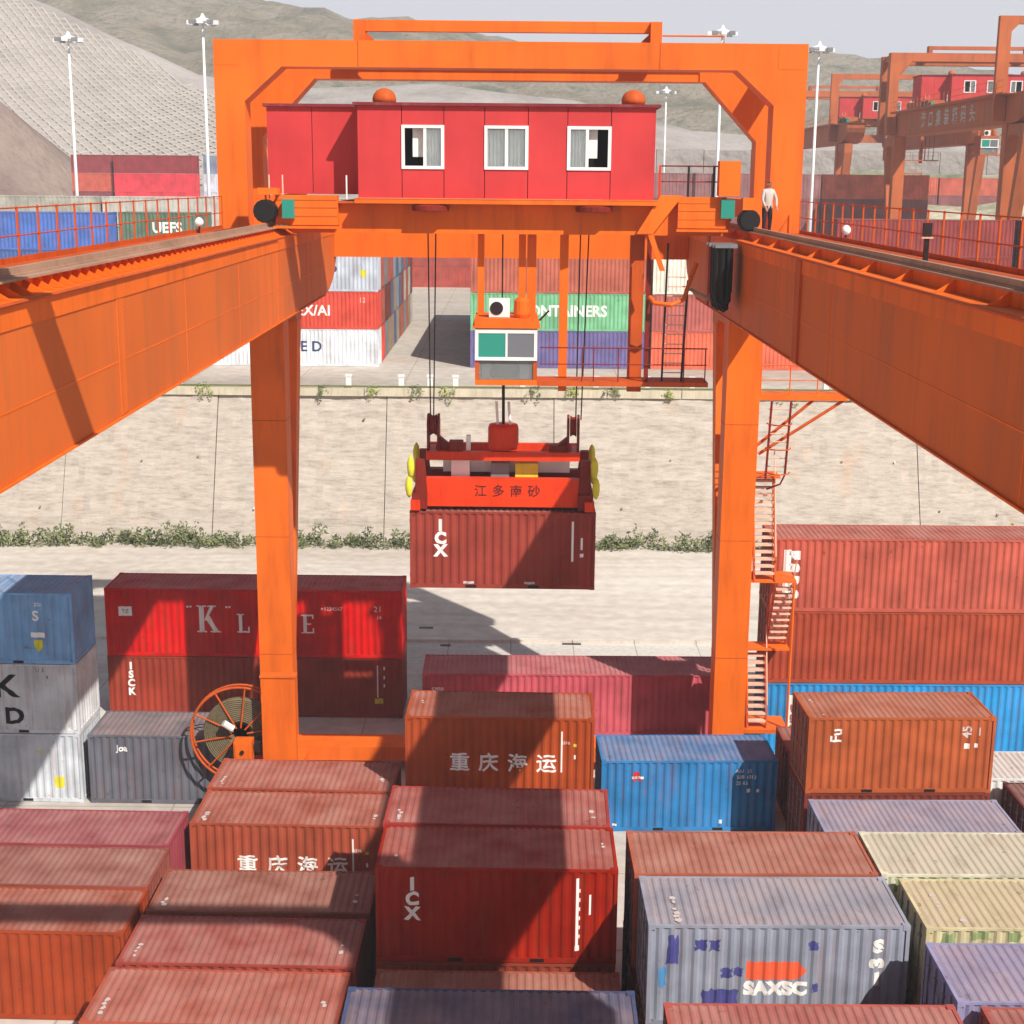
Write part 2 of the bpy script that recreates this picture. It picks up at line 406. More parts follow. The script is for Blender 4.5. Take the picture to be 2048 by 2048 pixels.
# ------------------------------------------------------------------ the setting
def ground_mat(name, c1, c2, c3, scale=.15, bump=.03, joints=0):
    m, N, L, B = base_mat(name); tc = N.new('ShaderNodeTexCoord')
    n1 = N.new('ShaderNodeTexNoise'); n1.inputs['Scale'].default_value = scale; n1.inputs['Detail'].default_value = 9; n1.inputs['Roughness'].default_value = .62
    n2 = N.new('ShaderNodeTexNoise'); n2.inputs['Scale'].default_value = scale * 14; n2.inputs['Detail'].default_value = 6
    mp = N.new('ShaderNodeMapping'); mp.inputs['Scale'].default_value = (.25, 1, 1)
    L.new(tc.outputs['Object'], mp.inputs[0]); L.new(mp.outputs[0], n1.inputs['Vector']); L.new(tc.outputs['Object'], n2.inputs['Vector'])
    r = N.new('ShaderNodeValToRGB'); r.color_ramp.elements[0].color = lin(c1); r.color_ramp.elements[1].color = lin(c3)
    r.color_ramp.elements[0].position = .3; r.color_ramp.elements[1].position = .72
    e = r.color_ramp.elements.new(.5); e.color = lin(c2); L.new(n1.outputs[0], r.inputs[0])
    mx = N.new('ShaderNodeMixRGB'); mx.blend_type = 'OVERLAY'; mx.inputs[0].default_value = .35
    L.new(r.outputs[0], mx.inputs[1]); L.new(n2.outputs[0], mx.inputs[2]); out = mx
    if joints:
        bk = N.new('ShaderNodeTexBrick'); bk.offset = 0; bk.inputs['Scale'].default_value = 1
        bk.inputs['Brick Width'].default_value = joints; bk.inputs['Row Height'].default_value = joints * .8; bk.inputs['Mortar Size'].default_value = .03
        bk.inputs['Color1'].default_value = (1, 1, 1, 1); bk.inputs['Color2'].default_value = (.93, .93, .93, 1); bk.inputs['Mortar'].default_value = (.55, .52, .5, 1)
        L.new(tc.outputs['Object'], bk.inputs['Vector'])
        m2 = N.new('ShaderNodeMixRGB'); m2.blend_type = 'MULTIPLY'; m2.inputs[0].default_value = .8
        L.new(mx.outputs[0], m2.inputs[1]); L.new(bk.outputs[0], m2.inputs[2]); out = m2
    if not joints:
        wv = N.new('ShaderNodeTexWave'); wv.bands_direction = 'Y'; wv.inputs['Scale'].default_value = .16; wv.inputs['Distortion'].default_value = 5; wv.inputs['Detail'].default_value = 4; wv.inputs['Detail Scale'].default_value = .25
        L.new(tc.outputs['Object'], wv.inputs['Vector']); wr = N.new('ShaderNodeMapRange'); wr.inputs[1].default_value = .6; wr.inputs[2].default_value = 1; wr.inputs[3].default_value = 0; wr.inputs[4].default_value = .17
        L.new(wv.outputs['Fac'], wr.inputs[0]); wm = N.new('ShaderNodeMixRGB'); wm.inputs[2].default_value = lin('#94867a'); L.new(wr.outputs[0], wm.inputs[0]); L.new(out.outputs[0], wm.inputs[1]); out = wm
    L.new(out.outputs[0], B.inputs['Base Color']); B.inputs['Roughness'].default_value = .9; B.inputs['Specular IOR Level'].default_value = .2
    bp = N.new('ShaderNodeBump'); bp.inputs['Strength'].default_value = .5; bp.inputs['Distance'].default_value = bump
    L.new(n2.outputs[0], bp.inputs['Height']); L.new(bp.outputs[0], B.inputs['Normal'])
    return m
M['ground'] = ground_mat('yard_concrete', '#aea69c', '#c1b9b0', '#cdc6be', .12, .02, 6)
M['dirt'] = ground_mat('packed_dirt', '#b8aca0', '#c9bfb4', '#d3cbc2', .1, .05)
M['wallm'] = None
def wall_mat():
    m, N, L, B = base_mat('sprayed_stone_wall'); tc = N.new('ShaderNodeTexCoord')
    mp = N.new('ShaderNodeMapping'); mp.inputs['Scale'].default_value = (.5, 1, 2.4); L.new(tc.outputs['Object'], mp.inputs[0])
    n = N.new('ShaderNodeTexNoise'); n.inputs['Scale'].default_value = 2.2; n.inputs['Detail'].default_value = 8; n.inputs['Roughness'].default_value = .68
    L.new(mp.outputs[0], n.inputs['Vector'])
    r = N.new('ShaderNodeValToRGB'); r.color_ramp.elements[0].position = .25; r.color_ramp.elements[1].position = .75
    r.color_ramp.elements[0].color = lin('#92877c'); r.color_ramp.elements[1].color = lin('#c3b9ad')
    e = r.color_ramp.elements.new(.48); e.color = lin('#b2a79b'); L.new(n.outputs[0], r.inputs[0])
    # seepage stains running down
    m2 = N.new('ShaderNodeMapping'); m2.inputs['Scale'].default_value = (.5, .5, .05); L.new(tc.outputs['Object'], m2.inputs[0])
    n2 = N.new('ShaderNodeTexNoise'); n2.inputs['Scale'].default_value = 1.2; n2.inputs['Detail'].default_value = 5; L.new(m2.outputs[0], n2.inputs['Vector'])
    r2 = N.new('ShaderNodeValToRGB'); r2.color_ramp.elements[0].position = .58; r2.color_ramp.elements[1].position = .72
    L.new(n2.outputs[0], r2.inputs[0]); mm = N.new('ShaderNodeMath'); mm.operation = 'MULTIPLY'; mm.inputs[1].default_value = .22; L.new(r2.outputs[0], mm.inputs[0])
    mx = N.new('ShaderNodeMixRGB'); mx.inputs[2].default_value = lin('#c08a5c'); L.new(mm.outputs[0], mx.inputs[0]); L.new(r.outputs[0], mx.inputs[1])
    L.new(mx.outputs[0], B.inputs['Base Color']); B.inputs['Roughness'].default_value = .95; B.inputs['Specular IOR Level'].default_value = .1
    bp = N.new('ShaderNodeBump'); bp.inputs['Strength'].default_value = .6; bp.inputs['Distance'].default_value = .12
    L.new(n.outputs[0], bp.inputs['Height']); L.new(bp.outputs[0], B.inputs['Normal']); return m
M['wallm'] = wall_mat()

def struct(name, mb, mat, **k): return tag(mb.build(name, mat, **k), kind='structure')
mb = MB(); mb.v = [(-950, -150, 0), (1000, -150, 0), (1000, 990, 0), (-950, 990, 0)]; mb.f = [(0, 1, 2, 3)]
struct('ground', mb, 'ground')
mb = MB(); mb.v = [(-300, 67.6, .012), (300, 67.6, .012), (300, 87, .012), (-300, 87, .012)]; mb.f = [(0, 1, 2, 3)]
struct('road', mb, 'dirt')
kerb = MB(); x = -120
while x < 120:
    kerb.box(x, x + 2.97, 67.1, 67.45, 0, .16); x += 3
mg = MB(); mg.v = [(-300, 63.6, .008), (300, 63.6, .008), (300, 67.1, .008), (-300, 67.1, .008)]; mg.f = [(0, 1, 2, 3)]
struct('gutter_apron', mg, ground_mat('apron_concrete', '#b9b2a9', '#cac4bc', '#d6d1ca', .3, .01, 3))
struct('kerb', kerb, paint('kerb_concrete', '#cfc6ba', .8, .3, '#8a8076', 1))
for i, (xx, yy, w) in enumerate(((2.5, 66.9, .9), (-4.6, 69.3, .7), (-3.4, 66.5, .5))):
    d = MB().box(xx, xx + w, yy, yy + .25, .014, .03); tag(d.build('drain_cover', 'dark'), ('dark drain slot in the pale yard by the kerb', 'dark drain slot on the road left of the hanging container', 'small dark drain slot nearest the tall red container')[i], 'drain', 'drain slots in the yard')

# retaining wall with panels
ZT = 9.1; YB, YT = 86.3, 90.0
rw = empty('retaining_wall', (0, YB, 0), 'long pale rough retaining wall behind the yard, scrub along its foot', 'wall')
px = -96.0; k = 0
while px < 110:
    w = random.uniform(9.0, 11.5); NX, NZ = 22, 18; v = []; f = []
    dy = random.uniform(-.06, .06)
    for j in range(NZ + 1):
        for i in range(NX + 1):
            x = px + .02 + (w - .05) * i / NX; t = j / NZ; z = (ZT - .35) * t
            n = mnoise.noise(Vector((x * .5, z * 1.7, 3.1))) * .16 + mnoise.noise(Vector((x * 1.6, z * 4.2, 7))) * .09
            v.append((x, YB + (YT - YB) * t + dy + n * (1 if 0 < i < NX else .2) - YB, z))
    for j in range(NZ):
        for i in range(NX):
            a = j * (NX + 1) + i; f.append((a, a + 1, a + NX + 2, a + NX + 1))
    # turned-back edges so that a joint reads as a groove
    b = len(v)
    for ii in (0, NX):
        col = [j * (NX + 1) + ii for j in range(NZ + 1)]; s0 = len(v)
        v += [(v[c][0], v[c][1] + .4, v[c][2]) for c in col]
        for j in range(NZ): f.append((col[j], col[j + 1], s0 + j + 1, s0 + j))
    me = bpy.data.meshes.new('wall_panel'); me.from_pydata(v, [], f); me.materials.append(M['wallm'])
    o = link(bpy.data.objects.new('wall_panel', me)); o.parent = rw; px += w
bk = MB(); bk.hexa([(-110, YB + .5, 0), (112, YB + .5, 0), (112, YT + .5, 0), (-110, YT + .5, 0), (-110, YT + .4, ZT - .4), (112, YT + .4, ZT - .4), (112, YT + .6, ZT - .4), (-110, YT + .6, ZT - .4)])
bk.build('wall_core', 'wallm', rw, off=(0, YB, 0))
for k in range(30):
    t = random.choice((.22, .24, .52, .55, .8)); hx = -46 + k * 3.3 + random.uniform(-.4, .4); hz = ZT * t
    MB().box(hx, hx + random.uniform(.07, .12), YB + (YT - YB) * hz / (ZT - .35) - .16, YB + (YT - YB) * hz / (ZT - .35) + .3, hz, hz + .08).build('weep_hole', 'rail' if k % 3 else 'white', rw, off=(0, YB, 0))
x = -96
cop = paint('coping_concrete', '#c9bda6', .85, .5, '#7c7a58', .8)
while x < 110:
    w = random.uniform(4.5, 5.5); MB().box(x, x + w - .05, YT - .25, YT + .6, ZT - .42, ZT + .06 + random.uniform(-.02, .02)).build('coping_stone', cop, rw, off=(0, YB, 0)); x += w
MB().box(-96, 110, YT + .05, YT + .12, ZT + .1, ZT + .2).build('edge_pipe', paint('mossy_pipe', '#6d7048', .8, .5, '#3c3a24', 2), rw, off=(0, YB, 0))
post_me = MB().box(-.16, .16, -.16, .16, 0, .75).box(-.2, .2, -.2, .2, .751, .88).mesh('edge_post', 'white')
ORDW = ('first', 'second', 'third', 'fourth', 'fifth', 'sixth', 'seventh', 'eighth', 'ninth', 'tenth', 'eleventh', 'twelfth', 'thirteenth', 'fourteenth', 'fifteenth', 'sixteenth')
un_x = [-25.9, -20.9, -15.9, -10.3, -7.0, -5.2, -3.6, .6, 2.9, 5.2, 8.4, 11.2, 15.2, 19.6, 24.3, 29.2]
for i, x in enumerate(un_x):
    o = link(bpy.data.objects.new('edge_post', post_me)); o.location = (x, YT + .3, ZT)
    tag(o, 'short white concrete post on the retaining wall top, ' + (ORDW[i] + ' from the left'), 'post', 'white posts along the wall top')

mb = MB().box(-700, 700, YT + .62, 262, 2, ZT); struct('upper_yard', mb, ground_mat('upper_yard_concrete', '#a2978b', '#b5aba0', '#c0b7ac', .1, .02, 7))

# foliage
def leaf_mat(name, a, b):
    m, N, L, B = base_mat(name); tc = N.new('ShaderNodeTexCoord'); n = N.new('ShaderNodeTexNoise'); n.inputs['Scale'].default_value = 1.3; n.inputs['Detail'].default_value = 4
    L.new(tc.outputs['Object'], n.inputs['Vector']); r = N.new('ShaderNodeValToRGB'); r.color_ramp.elements[0].position = .35; r.color_ramp.elements[1].position = .65
    r.color_ramp.elements[0].color = lin(a); r.color_ramp.elements[1].color = lin(b); L.new(n.outputs[0], r.inputs[0]); L.new(r.outputs[0], B.inputs['Base Color'])
    B.inputs['Roughness'].default_value = .8; return m
M['scrub'] = leaf_mat('scrub_leaves', '#3f4a2a', '#7c8256'); M['weed'] = leaf_mat('weed_leaves', '#5c7030', '#98a04c')
def leaves(mb, c, rx, ry, rz, n, s):
    for _ in range(n):
        while 1:
            p = Vector((random.uniform(-1, 1), random.uniform(-1, 1), random.uniform(0, 1)))
            if p.length < 1: break
        q = Vector(c) + Vector((p.x * rx, p.y * ry, p.z * rz)); u = Vector((random.gauss(0, 1), random.gauss(0, 1), random.gauss(0, 1))).normalized()
        w = u.orthogonal().normalized() * s * random.uniform(.25, .5); u *= s * random.uniform(.6, 1.3); b = len(mb.v)
        mb.v += [tuple(q - u), tuple(q + w), tuple(q + u), tuple(q - w)]; mb.f.append((b, b + 1, b + 2, b + 3))
def leafmesh(mb, name, mat, kind=None, label=None, cat=None, group=None, parent=None):
    me = bpy.data.meshes.new(name); me.from_pydata(mb.v, [], mb.f); me.materials.append(M[mat]); o = link(bpy.data.objects.new(name, me)); tag(o, label, cat, group, kind)
    if parent: o.parent = parent
    return o
mb = MB(); x = -46
while x < 50:
    d = mnoise.noise(Vector((x * .22, 1, 2))) * .5 + .62
    hgt = .25 + max(0, d) * 1.35 * random.uniform(.4, 1.5)
    leaves(mb, (x, 85.7 + random.uniform(-.5, .45), 0), random.uniform(.4, .9), .55, hgt, int(55 + 60 * max(d, 0)), .15)
    x += random.uniform(.2, 1.1)
leafmesh(mb, 'scrub', 'scrub', 'stuff', 'strip of dull green scrub along the foot of the retaining wall', 'scrub')
bush = []
for i, x in enumerate((-24.2, -19.4, -11.9, -8.6, -6.1, -4.3, 1.4, 3.8, 6.3, 9.6, 13.3, 17.2, 22.3)):
    mb = MB(); sz = random.uniform(.35, .65)
    leaves(mb, (0, 0, -.25), sz, .35, sz * 1.1, 90, .13)
    for _ in range(2): leaves(mb, (random.uniform(-.6, .6), -.3, -random.uniform(.2, .9)), .18, .1, .6, 14, .1)
    o = leafmesh(mb, 'wall_bush', 'weed' if i % 2 else 'scrub', None, 'small %s green bush on the retaining wall coping, %s bush from the left' % ('bright' if i % 2 else 'dull', ORDW[i]), 'bush', 'bushes along the wall top')
    o.location = (x, YT - .1, ZT)

# hills
def hill_mat(name, cols, sc, bump, extra=None):
    m, N, L, B = base_mat(name); tc = N.new('ShaderNodeTexCoord'); n = N.new('ShaderNodeTexNoise'); n.inputs['Scale'].default_value = sc
    n.inputs['Detail'].default_value = 10; n.inputs['Roughness'].default_value = .66; L.new(tc.outputs['Object'], n.inputs['Vector'])
    r = N.new('ShaderNodeValToRGB'); r.color_ramp.elements[0].position = .34; r.color_ramp.elements[1].position = .66
    r.color_ramp.elements[0].color = lin(cols[0]); r.color_ramp.elements[1].color = lin(cols[-1])
    for i, c in enumerate(cols[1:-1]): e = r.color_ramp.elements.new(.34 + .32 * (i + 1) / (len(cols) - 1)); e.color = lin(c)
    L.new(n.outputs[0], r.inputs[0]); L.new(r.outputs[0], B.inputs['Base Color']); B.inputs['Roughness'].default_value = 1; B.inputs['Specular IOR Level'].default_value = 0
    n2 = N.new('ShaderNodeTexNoise'); n2.inputs['Scale'].default_value = sc * 9; n2.inputs['Detail'].default_value = 6; L.new(tc.outputs['Object'], n2.inputs['Vector'])
    bp = N.new('ShaderNodeBump'); bp.inputs['Strength'].default_value = 1; bp.inputs['Distance'].default_value = bump; L.new(n2.outputs[0], bp.inputs['Height']); L.new(bp.outputs[0], B.inputs['Normal']); return m
M['mountain'] = hill_mat('scrub_mountain', ['#56543f', '#74694f', '#8c7f6c', '#50573c'], .03, 4)
M['cut'] = hill_mat('cut_slope', ['#8a827d', '#a09893', '#aea6a1'], .05, .6)
M['bare'] = hill_mat('bare_slope', ['#6e5c54', '#85726a', '#968479'], .06, 1)
def interp(t, x):
    if x <= t[0][0]: return t[0][1]
    for (a, p), (b, q) in zip(t, t[1:]):
        if x <= b: return p + (q - p) * (x - a) / (b - a)
    return t[-1][1]
def heightfield(name, mat, x0, x1, y0, y1, nx, ny, fn, kind='structure'):
    v = []; f = []
    for j in range(ny + 1):
        for i in range(nx + 1):
            x = x0 + (x1 - x0) * i / nx; y = y0 + (y1 - y0) * j / ny; v.append((x, y, fn(x, y)))
    for j in range(ny):
        for i in range(nx): a = j * (nx + 1) + i; f.append((a, a + 1, a + nx + 2, a + nx + 1))
    me = bpy.data.meshes.new(name); me.from_pydata(v, [], f); me.materials.append(M[mat]); me.polygons.foreach_set('use_smooth', [True] * len(f))
    return tag(link(bpy.data.objects.new(name, me)), kind=kind)
def fb(x, y, s, o=4): return sum(mnoise.noise(Vector((x * s * 2 ** k, y * s * 2 ** k, 5.3 + k))) / 2 ** k for k in range(o))
ridge = [(-900, 140), (-420, 138), (-260, 130), (-140, 117), (-95, 111), (-60, 107.5), (-10, 99), (60, 95), (175, 92), (230, 88), (300, 79), (420, 66), (700, 60)]
def mountain(x, y):
    t = max(0, min(1, (y - 430) / 420)); s = t * t * (3 - 2 * t); b = max(0, (y - 850) / 600)
    return 4 + (interp(ridge, x * 850 / max(y, 430) if y < 850 else x) - 4) * s - b * b * 90 + (fb(x, y, .012) * 9 - abs(fb(x, y, .03, 3)) * 9) * s
heightfield('mountain', 'mountain', -700, 800, 430, 950, 150, 60, mountain)
# pale cut slopes with a lattice of concrete beams on the left
def cut_top(x): return interp([(-260, 95), (-150, 74), (-118, 64), (-80, 47.5), (-55, 44), (-20, 45), (15, 42), (45, 34), (120, 32), (300, 30)], x)
def cut_z(x, y):
    t = max(0, min(1, (y - 262) / 118)); return 17.5 + (cut_top(x) - 17.5) * t - max(0, (y - 380) / 80) * 10 + fb(x, y, .03, 3) * .9
heightfield('cut_slope', 'cut', -400, 420, 262, 460, 164, 50, cut_z)
mb = MB().box(-600, 600, 258, 264, 6, 17.6); struct('slope_toe', mb, 'cut')
mb = MB(); step = 2.7
def bar(p0, p1):
    n = 7
    for i in range(n):
        a = [p0[k] + (p1[k] - p0[k]) * i / n for k in (0, 1)]; b = [p0[k] + (p1[k] - p0[k]) * (i + 1) / n for k in (0, 1)]
        A = Vector((a[0], a[1], cut_z(*a) + .32)); B_ = Vector((b[0], b[1], cut_z(*b) + .32)); d = (B_ - A).normalized()
        u = d.cross(Vector((0, -1, .6)).normalized()).normalized() * .3; nrm = Vector((0, .5, -1)) * .6; q = len(mb.v)
        mb.v += [tuple(A - u), tuple(A + u), tuple(B_ + u), tuple(B_ - u), tuple(A - u + nrm), tuple(A + u + nrm), tuple(B_ + u + nrm), tuple(B_ - u + nrm)]
        mb.f += [(q, q + 1, q + 2, q + 3), (q, q + 3, q + 7, q + 4), (q + 1, q + 5, q + 6, q + 2)]
for k in range(-20, 70):
    for sgn in (1, -1):
        xa = -175 + k * step
        # each diagonal runs up the slope
        ya, yb = 266, 376; xb = xa + sgn * (yb - ya) * .75
        n = 22
        for i in range(n):
            p = (xa + (xb - xa) * i / n, ya + (yb - ya) * i / n); q_ = (xa + (xb - xa) * (i + 1) / n, ya + (yb - ya) * (i + 1) / n)
            cxm = (p[0] + q_[0]) / 2; cym = (p[1] + q_[1]) / 2
            if -150 < cxm < -60 and cym < 378 - max(0, (cxm + 92)) * 1.1 and cxm > -128 + (cym - 262) * -.25:
                nn = 2
                for s_ in range(nn):
                    a = (p[0] + (q_[0] - p[0]) * s_ / nn, p[1] + (q_[1] - p[1]) * s_ / nn); b = (p[0] + (q_[0] - p[0]) * (s_ + 1) / nn, p[1] + (q_[1] - p[1]) * (s_ + 1) / nn)
                    A = Vector((*a, cut_z(*a) + .3)); B_ = Vector((*b, cut_z(*b) + .3)); d = (B_ - A).normalized(); u = d.cross(Vector((0, -.4, 1)).normalized()).normalized() * .2; q = len(mb.v); dn = Vector((0, .2, -.7))
                    mb.v += [tuple(A - u), tuple(A + u), tuple(B_ + u), tuple(B_ - u), tuple(A - u + dn), tuple(A + u + dn), tuple(B_ + u + dn), tuple(B_ - u + dn)]
                    mb.f += [(q, q + 1, q + 2, q + 3), (q, q + 3, q + 7, q + 4), (q + 1, q + 5, q + 6, q + 2)]
leafm = bpy.data.meshes.new('slope_lattice'); leafm.from_pydata(mb.v, [], mb.f); leafm.materials.append(paint('lattice_concrete', '#b3aba2', .9, .25, '#8a837a', .3))
tag(link(bpy.data.objects.new('slope_lattice', leafm)), 'pale diamond lattice of concrete beams on the cut slope at upper left', 'slope lattice', kind='stuff')
# weathered fill of the lattice cells and a bare brown spur in front of it on the left
def spur(x, y):
    c = interp([(-260, 72), (-112, 46), (-96, 38), (-87, 31), (-79, 22), (-68, 12), (-55, 7)], x); t = max(0, min(1, (y - 230) / 34)); return 9 + (c - 9) * t * (1 - max(0, (y - 264) / 40) ** 2 * .6) + fb(x, y, .05, 3) * 1.2
heightfield('bare_slope', 'bare', -330, -54, 230, 300, 70, 24, spur)
# retaining wall of the far terrace, centre and right
far_wall = MB()
x = 24
fw = empty('far_wall', (60, 255, 9), 'long pale concrete wall at the foot of the far hills behind the red container stacks', 'wall')
while x < 130:
    MB().box(x, x + 7.9, 252.5, 254, ZT, 27.2 + random.uniform(-.15, .15)).build('wall_panel', 'cut', fw, off=(60, 255, 9)); x += 8

# boulder-strewn green embankment at right
M['bank'] = hill_mat('green_bank', ['#5c6650', '#8a8c74', '#c0b8a4'], .09, .5)
def bank(x, y):
    t = max(0, min(1, (y - 206) / 44)); return ZT - .5 + 15 * t + fb(x, y, .06, 3) * 1.3
heightfield('embankment', 'bank', 56, 200, 206, 252, 60, 22, bank)

# ------------------------------------------------------------------ containers on the lower yard
G = .006
h8 = 2.591; hc = 2.896
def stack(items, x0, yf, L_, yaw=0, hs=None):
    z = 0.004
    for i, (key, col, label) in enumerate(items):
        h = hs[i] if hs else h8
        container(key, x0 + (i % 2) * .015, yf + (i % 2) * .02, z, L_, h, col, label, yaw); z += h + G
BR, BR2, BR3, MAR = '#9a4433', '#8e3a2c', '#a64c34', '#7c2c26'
# centre column
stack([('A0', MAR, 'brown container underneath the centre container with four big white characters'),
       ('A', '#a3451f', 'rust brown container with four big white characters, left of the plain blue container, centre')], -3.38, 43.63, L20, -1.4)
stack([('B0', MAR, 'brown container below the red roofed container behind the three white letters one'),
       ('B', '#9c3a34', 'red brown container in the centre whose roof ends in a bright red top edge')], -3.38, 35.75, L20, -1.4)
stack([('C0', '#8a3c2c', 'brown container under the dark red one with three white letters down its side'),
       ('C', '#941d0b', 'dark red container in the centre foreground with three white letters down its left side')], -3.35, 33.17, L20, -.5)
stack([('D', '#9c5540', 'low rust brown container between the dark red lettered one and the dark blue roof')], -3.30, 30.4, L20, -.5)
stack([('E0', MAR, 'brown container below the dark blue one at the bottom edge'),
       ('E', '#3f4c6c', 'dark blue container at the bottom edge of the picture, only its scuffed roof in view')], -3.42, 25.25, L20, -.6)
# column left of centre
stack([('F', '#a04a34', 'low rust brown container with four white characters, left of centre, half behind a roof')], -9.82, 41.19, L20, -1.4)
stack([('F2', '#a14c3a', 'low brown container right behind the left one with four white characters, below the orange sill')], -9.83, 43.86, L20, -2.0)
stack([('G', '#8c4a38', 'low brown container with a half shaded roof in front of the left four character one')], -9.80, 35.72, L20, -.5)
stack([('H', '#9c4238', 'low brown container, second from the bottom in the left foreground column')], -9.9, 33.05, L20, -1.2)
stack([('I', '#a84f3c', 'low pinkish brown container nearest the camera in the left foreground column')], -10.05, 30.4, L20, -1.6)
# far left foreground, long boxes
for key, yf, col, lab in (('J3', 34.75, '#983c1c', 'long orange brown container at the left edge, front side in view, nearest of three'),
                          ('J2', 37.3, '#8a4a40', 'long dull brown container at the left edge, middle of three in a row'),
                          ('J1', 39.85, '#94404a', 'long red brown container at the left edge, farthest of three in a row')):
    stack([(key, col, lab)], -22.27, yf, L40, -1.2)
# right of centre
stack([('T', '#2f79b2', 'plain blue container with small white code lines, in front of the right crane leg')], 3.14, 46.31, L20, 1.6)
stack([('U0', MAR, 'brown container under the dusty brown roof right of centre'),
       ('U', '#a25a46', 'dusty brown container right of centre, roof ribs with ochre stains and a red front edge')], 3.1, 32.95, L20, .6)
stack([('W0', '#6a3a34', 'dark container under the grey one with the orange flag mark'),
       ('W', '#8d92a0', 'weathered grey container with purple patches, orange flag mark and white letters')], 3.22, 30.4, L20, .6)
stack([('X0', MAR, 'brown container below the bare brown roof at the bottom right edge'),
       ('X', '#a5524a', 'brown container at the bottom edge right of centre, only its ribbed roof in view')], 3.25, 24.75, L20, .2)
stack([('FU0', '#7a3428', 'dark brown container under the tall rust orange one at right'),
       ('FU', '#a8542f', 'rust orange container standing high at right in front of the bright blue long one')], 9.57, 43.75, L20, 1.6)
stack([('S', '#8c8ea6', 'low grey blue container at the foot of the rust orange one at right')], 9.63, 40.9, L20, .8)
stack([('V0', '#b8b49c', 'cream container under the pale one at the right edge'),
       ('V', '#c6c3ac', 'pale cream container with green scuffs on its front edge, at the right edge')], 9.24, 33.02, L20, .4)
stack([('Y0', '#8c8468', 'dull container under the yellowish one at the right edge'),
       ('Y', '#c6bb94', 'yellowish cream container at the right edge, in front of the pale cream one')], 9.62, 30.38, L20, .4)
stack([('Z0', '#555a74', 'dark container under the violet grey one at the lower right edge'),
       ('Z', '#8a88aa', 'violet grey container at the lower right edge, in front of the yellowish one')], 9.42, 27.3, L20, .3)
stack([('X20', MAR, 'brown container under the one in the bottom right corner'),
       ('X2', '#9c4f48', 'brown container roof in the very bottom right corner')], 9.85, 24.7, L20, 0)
stack([('Q', '#8c4a40', 'low brown container in the gap between the blue one and the rust orange one')], 9.7, 47.3, L20, 0)
stack([('O', '#5c2426', 'low maroon container cut by the right edge, beside the rust orange one')], 16.35, 42.4, L20, 0)
stack([('WH', '#d4d4d0', 'low white container at the right edge below the bright blue long one')], 15.75, 45.1, L20, 0)
# middle distance
stack([('L1a', '#c2c8ce', 'pale grey container at the left edge, bottom of its stack, with a yellow sticker'),
       ('L1b', '#c8cacb', 'pale grey container at the left edge with large black letters, middle of its stack'),
       ('L1c', '#7aa6cf', 'light blue container at the left edge, topmost of its stack')], -21.33, 48.4, L20, -.8)
stack([('N', '#60616a', 'mid grey container with small white lettering beside the cable reel')], -15.0, 48.3, L20, -.8)
stack([('K0', '#8f3425', 'brown long container under the bright red long one, partly behind the left crane leg'),
       ('K', '#c80a0c', 'bright red long container with big white serif letters behind the left crane leg')], -16.68, 57.0, L40, -.4, [h8, hc])
stack([('P', '#b8535e', 'long pinkish red container behind the plain blue one, between the crane legs')], -3.54, 55.15, L40, .3)
stack([('R0', '#2a8cc8', 'bright blue long container at right with a white and red label, bottom of its stack'),
       ('R1', '#a0452f', 'red brown long container at right between the bright blue one and the topmost'),
       ('R2', '#b25646', 'red brown long container, topmost of the stack beside the crane stairs')], 9.95, 53.5, L40, .2, [hc, hc, hc])

# writing and marks
for k, zoff, s in (('A', 1.0, .66), ('F', 1.18, .66)):
    for i, ch in enumerate('重庆海运'): letter(k, ch, s, 1.75 + i * .93, zoff, 'ink_white', .012)
for k in ('A', 'F'):
    letter(k, '2210', .13, 5.15, 1.75); panel(k, 5.0, 5.05, .75, 2.15); panel(k, 5.42, 5.48, 1.2, 1.34); panel(k, 5.4, 5.5, 1.62, 1.72, 'yellow')
for i, ch in enumerate('ICX'):
    letter('C', ch, .47, .92, 2.12 - i * .4, 'ink_white', .025); 
panel('C', 5.02, 5.09, .5, 2.35); panel('C', 5.01, 5.12, .36, .5); panel('C', 5.35, 5.40, 1.35, 1.9)
for z in (.7, .95, 1.2, 1.45, 1.7, 1.95): panel('C', 5.1, 5.13, z, z + .1)
# serif letters on the bright red container
def serif_letter(ch):
    w = .16
    R_ = lambda a, b, c, d: [(a, c), (b, c), (b, d), (a, d)]
    if ch == 'K': return [R_(.12, .34, 0, 1.3), R_(0, .46, 0, .06), R_(0, .46, 1.24, 1.3), [(.345, .55), (.62, 1.24), (.80, 1.24), (.46, .60)], R_(.52, .92, 1.245, 1.3), [(.46, .60), (.58, .84), (1.0, .065), (.76, .065)], R_(.62, 1.12, 0, .06)]
    if ch == 'L': return [R_(.08, .22, 0, .8), R_(0, .30, .755, .8), R_(.225, .52, 0, .07), R_(0, .079, 0, .05), R_(.46, .52, .071, .26)]
    if ch == 'I': return [R_(.08, .22, .051, .749), R_(0, .3, .75, .8), R_(0, .3, 0, .05)]
    if ch == 'N': return [R_(.06, .14, 0, .75), R_(0, .2, .751, .8), R_(.48, .56, .05, .8), R_(.42, .62, .801, .83), [(.141, .75), (.30, .75), (.56, 0), (.47, 0)]]
    if ch == 'E': return [R_(.08, .22, 0, .8), R_(0, .079, .755, .8), R_(0, .079, 0, .045), R_(.221, .52, 0, .06), R_(.221, .5, .74, .8), R_(.221, .4, .37, .43), R_(.46, .52, .061, .22), R_(.44, .5, .62, .739)]
